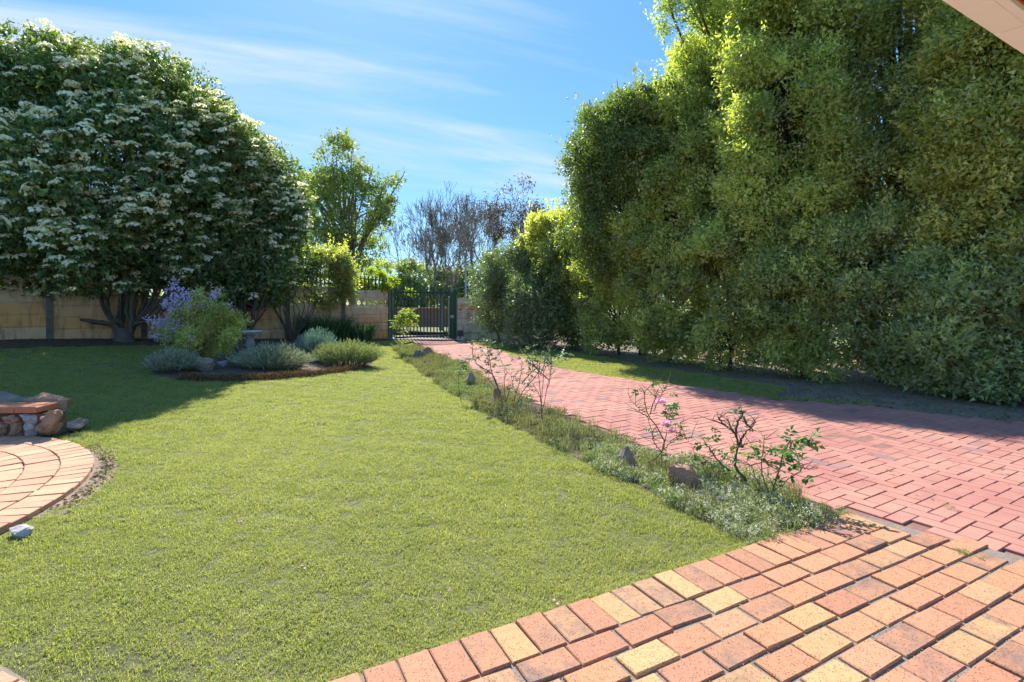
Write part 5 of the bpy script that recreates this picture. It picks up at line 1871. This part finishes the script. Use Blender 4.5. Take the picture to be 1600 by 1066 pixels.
def tuft_cloud(name, pts, scales, mats, make, parent=None, seed=0):
    """points carrying instances of a few tuft meshes (geometry nodes)"""
    n = len(pts)
    me = bpy.data.meshes.new(name)
    me.vertices.add(n)
    me.vertices.foreach_set('co', np.asarray(pts, np.float32).ravel())
    rng = np.random.default_rng(seed)
    a = me.attributes.new('sc', 'FLOAT', 'POINT')
    a.data.foreach_set('value', np.asarray(scales, np.float32))
    a = me.attributes.new('rz', 'FLOAT', 'POINT')
    a.data.foreach_set('value', (rng.random(n) * 6.283).astype(np.float32))
    a = me.attributes.new('pick', 'INT', 'POINT')
    a.data.foreach_set('value', rng.integers(0, len(make), n).astype(np.int32))
    o = link(name, me, parent)
    col = bpy.data.collections.new(name + '_source')
    for k, m_ in enumerate(make):
        col.objects.link(bpy.data.objects.new(name + '_tuft', m_))
    ng = bpy.data.node_groups.new(name + '_nodes', 'GeometryNodeTree')
    ng.interface.new_socket('Geometry', in_out='INPUT', socket_type='NodeSocketGeometry')
    ng.interface.new_socket('Geometry', in_out='OUTPUT', socket_type='NodeSocketGeometry')
    N_ = ng.nodes
    gi, go = N_.new('NodeGroupInput'), N_.new('NodeGroupOutput')
    ip = N_.new('GeometryNodeInstanceOnPoints')
    ci = N_.new('GeometryNodeCollectionInfo')
    ci.inputs['Collection'].default_value = col
    ci.inputs['Separate Children'].default_value = True
    ci.inputs['Reset Children'].default_value = True

    def attr(nm, ty):
        q = N_.new('GeometryNodeInputNamedAttribute')
        q.data_type = ty
        q.inputs['Name'].default_value = nm
        return q.outputs['Attribute']
    cx_ = N_.new('ShaderNodeCombineXYZ')
    ng.links.new(attr('rz', 'FLOAT'), cx_.inputs[2])
    e2r = N_.new('FunctionNodeEulerToRotation')
    ng.links.new(cx_.outputs[0], e2r.inputs[0])
    ip.inputs['Pick Instance'].default_value = True
    ng.links.new(attr('pick', 'INT'), ip.inputs['Instance Index'])
    ng.links.new(gi.outputs[0], ip.inputs['Points'])
    ng.links.new(ci.outputs[0], ip.inputs['Instance'])
    ng.links.new(e2r.outputs[0], ip.inputs['Rotation'])
    ng.links.new(attr('sc', 'FLOAT'), ip.inputs['Scale'])
    ng.links.new(ip.outputs[0], go.inputs[0])
    md = o.modifiers.new('tufts', 'NODES')
    md.node_group = ng
    return o


def blade_tuft(seed, n, r, h, w, mat, lean=0.6, name='tuft'):
    rng = np.random.default_rng(seed)
    a = rng.random(n) * 6.283
    q = np.sqrt(rng.random(n)) * r
    b = np.c_[q * np.cos(a), q * np.sin(a), np.full(n, -0.004)]
    a2 = rng.random(n) * 6.283
    ln = rng.random(n) * lean
    hh = h * rng.uniform(0.45, 1.15, n)
    out = np.c_[np.cos(a2), np.sin(a2), np.zeros(n)] * (ln * hh)[:, None]
    a3 = a2 + rng.uniform(0.6, 2.5, n)
    s = np.c_[np.cos(a3), np.sin(a3), np.zeros(n)] * (w * rng.uniform(.7, 1.3, n))[:, None] / 2
    m = b + out * 0.4 + np.c_[np.zeros(n), np.zeros(n), hh * 0.62]
    t = b + out * 1.15 + np.c_[np.zeros(n), np.zeros(n), hh * (1 - 0.25 * ln)]
    v = np.stack([b - s, b + s, m + s * .8, m - s * .8, t], 1).reshape(-1, 3)
    k = np.arange(n)[:, None] * 5
    return npmesh(name, v, [k + np.array([[0, 1, 2, 3]]), k + np.array([[3, 2, 4]])], mat, np.repeat(rng.random(n), 5))


def scatter_poly(poly, dens, rng, ylo=None, yhi=None):
    xs = [p[0] for p in poly]
    ys = [p[1] for p in poly]
    x0, x1 = min(xs), max(xs)
    y0, y1 = (ylo if ylo is not None else min(ys)), (yhi if yhi is not None else max(ys))
    n = int((x1 - x0) * (y1 - y0) * dens)
    x, y = rng.uniform(x0, x1, n), rng.uniform(y0, y1, n)
    k = inpoly(poly, x, y)
    return x[k], y[k]


def in_view(x, y, m=60):
    y_ = np.maximum(y, 0.3)
    px, py = 800 + F * x / y_, YH + F * EYE / y_
    return (px > -m) & (px < 1600 + m) & (py < 1066 + m * 1.5)


def build_grass():
    rng = np.random.default_rng(66)
    tufts = [blade_tuft(k, 34, 0.040, 0.024, 0.0027, M['grass_blade'], 1.1, 'grass_tuft') for k in range(6)]
    X, Y_, Sc = [], [], []
    for (lo, hi, dens, s) in ((0.6, 3.2, 1350, 0.92), (3.2, 5.5, 900, 1.05), (5.5, 9.0, 520, 1.25), (9.0, 18.0, 300, 1.5)):
        for poly in (lawn_poly, verge_poly):
            ys = [p[1] for p in poly]
            a, b = max(lo, min(ys)), min(hi, max(ys))
            if b <= a:
                continue
            x, y = scatter_poly(poly, dens, rng, a, b)
            k = in_view(x, y)
            x, y = x[k], y[k]
            X.append(x)
            Y_.append(y)
            Sc.append(np.full(len(x), s))
    x, y, s = np.concatenate(X), np.concatenate(Y_), np.concatenate(Sc)
    k = ~inpoly(island, x, y) & ~inpoly(shrub_soil, x, y)
    k &= np.hypot(x - CC[0], y - CC[1]) > 2.30 + 0.10 * rng.random(len(x))
    # worn strip of bare soil beside the circular paving and under the edge
    dc = np.hypot(x - CC[0], y - CC[1]) - 2.30
    ang = np.arctan2(y - CC[1], x - CC[0])
    wear = (ang > 0.15) & (ang < 1.0) & (dc < 0.17 * np.sin((ang - 0.15) / 0.85 * 3.14) * (0.7 + 0.5 * rng.random(len(x))))
    k &= ~(wear & (rng.random(len(x)) < 0.85))
    sx, sy, _ = P(78, 686)
    k &= ~((x < sx + 0.05) & (y > sy - 0.05) & (y < sy + 0.45))
    # straggly bare patch at the lower left
    k &= ~(inpoly([(-2.3, 1.6), (-1.3, 1.6), (-1.1, 2.0), (-1.45, 2.05), (-1.95, 2.2)], x, y) & (rng.random(len(x)) < 0.6))
    x, y, s = x[k], y[k], s[k]
    f = noise_field(np.c_[x * 2.2, y * 2.2, 0 * x], 3)
    g_ = noise_field(np.c_[x * 9, y * 9, 0 * x], 4)
    s = s * (0.70 + 0.20 * f + 0.45 * g_) * rng.uniform(0.75, 1.2, len(x))
    pts = np.c_[x, y, hgt(x, y)]
    o = tuft_cloud('grass', pts, s, None, tufts, seed=1)
    tag(o, 'short mown yellow-green grass of the lawn and the verge', 'grass', kind='stuff')
    # coarse longer grass: fringe by bed corner and by the stones
    x, y = scatter_poly([en(e_corner - 0.55, N0 - 0.03), en(e_corner - 0.9, N0 - 0.03), P(1060, 800)[:2], P(1130, 830)[:2]], 900, rng)
    fr = [(x, y, rng.uniform(1.1, 1.8, len(x)))]
    # overhang along the patio edge
    e_ = rng.uniform(-0.6, e_corner - 0.5, 700)
    n_ = N0 - rng.random(700) * 0.05 + 0.006
    q = e_[:, None] * e2 + n_[:, None] * n2
    fr.append((q[:, 0], q[:, 1], rng.uniform(0.8, 1.35, 700)))
    # fringe round the circle
    a = np.where(rng.random(420) < 0.5, rng.uniform(-0.3, 0.15, 420), rng.uniform(1.0, 1.5, 420))
    r_ = 2.33 + rng.random(420) * 0.12
    fr.append((CC[0] + r_ * np.cos(a), CC[1] + r_ * np.sin(a), rng.uniform(0.6, 1.3, 420)))
    # edge beside the stone step
    fr.append((sx + rng.normal(0.28, .16, 260), sy + rng.normal(0.25, .2, 260), rng.uniform(1.0, 2.2, 260)))
    # patches on the soil along the drive's right edge
    dr = np.array(drive_right)
    i_ = rng.integers(3, 6, 500)
    tt = rng.random((500, 1))
    q = dr[i_] * (1 - tt) + dr[i_ + 1] * tt
    fr.append((q[:, 0] + rng.normal(.15, .10, 500), q[:, 1] + rng.normal(.20, .12, 500), rng.uniform(.6, 1.3, 500)))
    X = np.concatenate([q[0] for q in fr])
    Y2 = np.concatenate([q[1] for q in fr])
    S2 = np.concatenate([q[2] for q in fr])
    o = tuft_cloud('edge_grass', np.c_[X, Y2, hgt(X, Y2)], S2, None, tufts[:3], seed=2)
    tag(o, 'longer straggly grass along the edges of beds and paving', 'grass', kind='stuff')


build_grass()


def cover_mound(seed, n, r, h, mat, flower=0, fm=None, ll=0.018):
    """little cushion of leafy stems"""
    rng = np.random.default_rng(seed)
    d = unit(rng, n)
    d[:, 2] = np.abs(d[:, 2])
    rr = rng.random(n) ** 0.4
    p = d * rr[:, None] * np.array([r, r, h])
    a = d * 0.6 + unit(rng, n) * 0.6 + [0, 0, .35]
    m1 = (p, a, unit(rng, n) + [0, 0, .8], rng.uniform(.6, 1.3, n) * ll, rng.uniform(.25, .42, n) * ll, rng.random(n))
    me = bpy.data.meshes
    v1 = leaves(m1[0], m1[1], m1[2], m1[3], m1[4], 'cover_tuft', mat, m1[5])
    if flower:
        dd = unit(rng, flower)
        dd[:, 2] = np.abs(dd[:, 2]) * 0.8 + 0.35
        dd /= np.linalg.norm(dd, axis=1)[:, None]
        c = dd * np.array([r, r, h]) * rng.uniform(0.9, 1.15, (flower, 1))
        k = 7
        cc = np.repeat(c, k, 0) + rng.normal(0, .004, (flower * k, 3))
        ax = unit(rng, flower * k)
        fl = leaves(cc, ax, np.repeat(dd, k, 0) + unit(rng, flower * k) * .4, np.full(flower * k, .0075), np.full(flower * k, .007), 'cover_flowers', fm, rng.random(flower * k))
        # join
        nv = len(v1.vertices)
        va = np.empty(nv * 3, np.float32)
        v1.vertices.foreach_get('co', va)
        vb_ = np.empty(len(fl.vertices) * 3, np.float32)
        fl.vertices.foreach_get('co', vb_)
        fa = np.empty(len(v1.loops), np.int32)
        v1.loops.foreach_get('vertex_index', fa)
        fb = np.empty(len(fl.loops), np.int32)
        fl.loops.foreach_get('vertex_index', fb)
        ra = np.empty(nv, np.float32)
        v1.attributes['rnd'].data.foreach_get('value', ra)
        rb = np.empty(len(fl.vertices), np.float32)
        fl.attributes['rnd'].data.foreach_get('value', rb)
        j = npmesh('cover_tuft', np.vstack([va.reshape(-1, 3), vb_.reshape(-1, 3)]), np.vstack([fa.reshape(-1, 3), fb.reshape(-1, 3) + nv]), mat, np.concatenate([ra, rb]))
        j.materials.append(fm)
        mi = np.zeros(len(j.polygons), np.int32)
        mi[len(fa) // 3:] = 1
        j.polygons.foreach_set('material_index', mi)
        return j
    return v1


def build_cover():
    rng = np.random.default_rng(31)
    flo = [cover_mound(k, 260, 0.085, 0.085, M['leaf_cover'], 16, M['petal_tiny']) for k in range(4)]
    gre = [cover_mound(10 + k, 240, 0.085, 0.08, M['leaf_cover'], 3, M['petal_tiny']) for k in range(3)]
    dry = [cover_mound(20 + k, 170, 0.09, 0.075, M['leaf_cover_dry'], 2, M['petal_tiny'], ll=0.026) for k in range(4)]
    x, y = scatter_poly(bed_poly, 300, rng)
    # how far across the bed: keep some soil along the drive side in the middle part
    near = y < 5.2
    f = noise_field(np.c_[x * 2.6, y * 2.6, 0 * x], 9)
    k = (near & (rng.random(len(x)) < 0.55 + 0.6 * f)) | (~near & (rng.random(len(x)) < 0.05 + 0.85 * f))
    br = np.array(bed_right)
    dm = np.min(np.hypot(x[:, None] - np.interp(np.linspace(0, 1, 60), np.linspace(0, 1, len(br)), br[:, 0])[None], y[:, None] - np.interp(np.linspace(0, 1, 60), np.linspace(0, 1, len(br)), br[:, 1])[None]), 1)
    k &= ~((dm < 0.24) & (y > 4.4) & (rng.random(len(x)) < 0.93))
    for (qx, qy, qr) in ((982, 730, .10), (1072, 760, .15), (735, 603, .12), (778, 628, .1), (655, 560, .2), (668, 556, .15)):
        a_, b_, _ = P(qx, qy)
        k &= np.hypot(x - a_, y - b_ + 0.03) > qr
    x, y, dm, f = x[k], y[k], dm[k], f[k]
    s = rng.uniform(0.5, 1.0, len(x)) * (0.7 + 0.8 * noise_field(np.c_[x * 7, y * 7, 0 * x], 19)) * np.where(y > 6, 1.1, 1.0)
    isf = (y < 4.9) & (rng.random(len(x)) < 0.10 + 0.85 * f)
    isg = (y < 4.9) & ~isf
    isd = y >= 4.9
    # greener cushions also among the dry ones
    mv = isd & (f > 0.58) & (rng.random(len(x)) < 0.7)
    isd &= ~mv
    isg |= mv
    for m_, src, nm, lab in ((isf, flo, 'white_alyssum', 'carpet of tiny white flowers spilling over the near end of the rose bed'),
                             (isg, gre, 'green_ground_cover', 'low green ground cover between the roses'),
                             (isd, dry, 'dry_ground_cover', 'low dry olive-brown ground cover in the far part of the rose bed')):
        o = tuft_cloud(nm, np.c_[x[m_], y[m_], hgt(x[m_], y[m_]) + 0.004], s[m_], None, src, seed=5)
        tag(o, lab, 'ground cover', kind='stuff')
    # taller wisps on both sides
    wisps = [blade_tuft(60 + k, 22, 0.05, 0.14, 0.0032, M['leaf_cover_dry'], 0.6, 'wisp') for k in range(3)]
    x, y = scatter_poly(bed_poly, 55, rng)
    o = tuft_cloud('dry_stalks', np.c_[x, y, hgt(x, y)], rng.uniform(.6, 1.4, len(x)), None, wisps, seed=6)
    tag(o, 'thin dry stalks standing among the ground cover of the rose bed', 'stalks', kind='stuff')


build_cover()

# fallen leaves on drive, lawn and soil


def litter():
    rng = np.random.default_rng(12)

    def lay(x, y, dz, name, label, L=0.02):
        n = len(x)
        z = hgt(x, y) + dz
        p = np.c_[x, y, z]
        a = np.c_[rng.normal(size=(n, 2)), rng.normal(0, .15, n)]
        me = leaves(p, a, np.tile([0, 0, 1.0], (n, 1)) + rng.normal(0, .3, (n, 3)), rng.uniform(.6, 1.4, n) * L, rng.uniform(.3, .6, n) * L, name, M['litter'], rng.random(n))
        tag(link(name, me), label, 'leaves', kind='stuff')
    x, y = scatter_poly(drive_poly, 5.0, rng)
    k = (y > 2)
    lay(x[k], y[k], 0.024, 'fallen_leaves', 'small fallen leaves scattered over the red driveway', 0.022)
    x, y = scatter_poly(dirt_poly, 170, rng)
    k = (y < 15)
    lay(x[k], y[k], 0.006, 'leaf_litter', 'brown leaf litter on the soil below the hedge', 0.045)
    x, y = scatter_poly(shrub_soil, 120, rng)
    lay(x, y, 0.02, 'shrub_litter', 'pale fallen leaves on the soil under the flowering shrubs', 0.05)
    # pink petals blown over the lawn
    pt = np.array([P(*q)[:2] for q in ((475, 881), (478, 884), (865, 936), (868, 940), (700, 921), (380, 812), (372, 815), (1033, 776), (1037, 780), (1030, 772), (620, 700), (300, 760))])
    n_ = len(pt)
    me = leaves(np.c_[pt, hgt(pt[:, 0], pt[:, 1]) + 0.022], np.c_[rng.normal(size=(n_, 2)), np.full(n_, .2)], np.tile([0, 0, 1.0], (n_, 1)), np.full(n_, .020), np.full(n_, .015), 'fallen_petals', M['petal_pink'], rng.random(n_) * .5)
    tag(link('fallen_petals', me), 'a few pink rose petals blown over the lawn', 'petals', kind='stuff')
    x, y = scatter_poly([p for p in lawn_poly if p[0] > -9], 9, rng)
    k = in_view(x, y) & (y < 8) & (np.hypot(x - CC[0], y - CC[1]) > 2.4)
    lay(x[k], y[k], 0.02, 'lawn_litter', 'tiny dry leaves lying in the lawn', 0.022)
    # grit in the joints of the patio
    e_ = rng.uniform(-2.0, 4.2, 9000)
    kk = rng.integers(0, 22, 9000)
    nn_ = N0 + LH + 0.006 + kk * CP + rng.normal(0, 0.006, 9000)
    q = e_[:, None] * e2 + nn_[:, None] * n2
    k = in_view(q[:, 0], q[:, 1]) & (((q[:, 1] - 3.34) * 0.54 + (q[:, 0] - 2.18) * 0.59) < -0.03)
    x, y = q[k, 0], q[k, 1]
    m_ = len(x)
    gr = leaves(np.c_[x, y, np.full(m_, 0.030)], unit(rng, m_), unit(rng, m_), rng.uniform(.003, .009, m_), rng.uniform(.003, .007, m_), 'joint_grit', M['grit'], rng.random(m_))
    tag(link('joint_grit', gr, patio), kind='stuff')
    # weeds in a joint near the drive and along the drive joints
    wx, wy = [], []
    for (px, py, m2) in ((1498, 862, 6), (1508, 866, 4), (1530, 872, 3), (1362, 822, 4), (1390, 737, 4), (1240, 760, 5), (1480, 790, 3), (1565, 735, 3)):
        a_, b_, _ = P(px, py)
        wx.append(a_ + rng.normal(0, .02, m2))
        wy.append(b_ + rng.normal(0, .012, m2))
    wx, wy = np.concatenate(wx), np.concatenate(wy)
    wd = [cover_mound(90, 60, 0.022, 0.02, M['leaf_cover'], 0, None, 0.012)]
    tag(tuft_cloud('joint_weeds', np.c_[wx, wy, np.full(len(wx), .03)], rng.uniform(.3, .7, len(wx)), None, wd, seed=8), 'small green weeds growing in the paving joints', 'weeds', kind='stuff')
    # worn strip
    a = rng.uniform(0.2, 1.0, 500)
    r_ = 2.31 + rng.random(500) * 0.12
    lay(CC[0] + r_ * np.cos(a), CC[1] + r_ * np.sin(a), 0.01, 'edge_litter', 'dry crumbs and dead leaves on bare soil beside the circular paving', 0.03)


litter()
# bare soil visible beside the circular paving
sheet('bare_soil', arc(CC[0], CC[1], 2.44, 0.15, 0.95, 14) + arc(CC[0], CC[1], 2.24, 0.95, 0.15, 14), 0.005, M['dirt'], cut=False)

# ---------------------------------------------------------------- white brick beam of the veranda, upper right


def veranda():
    zb = 2.532
    nb = float(np.dot(np.array([1.62, 1.96]), n2)) + 0.004      # outer edge of the beam in patio coordinates
    e0 = 1.2
    x, y = 1.62 - 1.4 * math.cos(0.5306), 1.96 - 1.4 * math.sin(0.5306)
    root = empty('veranda_beam', (x, y, zb), 'white painted brick beam of the veranda roof in the upper right corner', 'beam', None, 0.5306)
    var = []
    for k in range(4):
        mb = MB()
        mb.box((0, 0, 0), (0.2475, 0.098, 0.11), r=random.random())
        var.append(mb.mesh('brick', M['white_paint']))
    for i in range(14):
        o = link('brick', random.choice(var), root, (0.05 + i * 0.25, -0.049, 0.055 + random.gauss(0, .0008)))
    mb = MB()
    mb.box((1.7, -0.049, 0.15), (3.6, 0.10, 0.07), r=0.5)
    mb.build('upper_course', M['white_paint'], root)
    mb = MB()
    mb.box((1.7, -0.115, 0.09), (3.6, 0.030, 0.18), r=0.5)
    mb.build('inner_board', M['white_paint'], root)
    mb = MB()
    mb.box((1.7, -0.133, 0.11), (3.6, 0.006, 0.18), r=0.5)
    mb.build('terracotta_trim', M['terracotta'], root)
    rb = empty('roller_blind', (x, y, zb), 'dark brown woven blind rolled up inside the white beam', 'blind', None, 0.5306)
    mb = MB()
    mb.tube([(-0.05, -0.26, 0.125), (3.45, -0.26, 0.125)], 0.122, 20, 0.5, True)
    mb.build('rolled_cloth', M['blind'], rb, True)


veranda()
print('objects', len(bpy.data.objects))
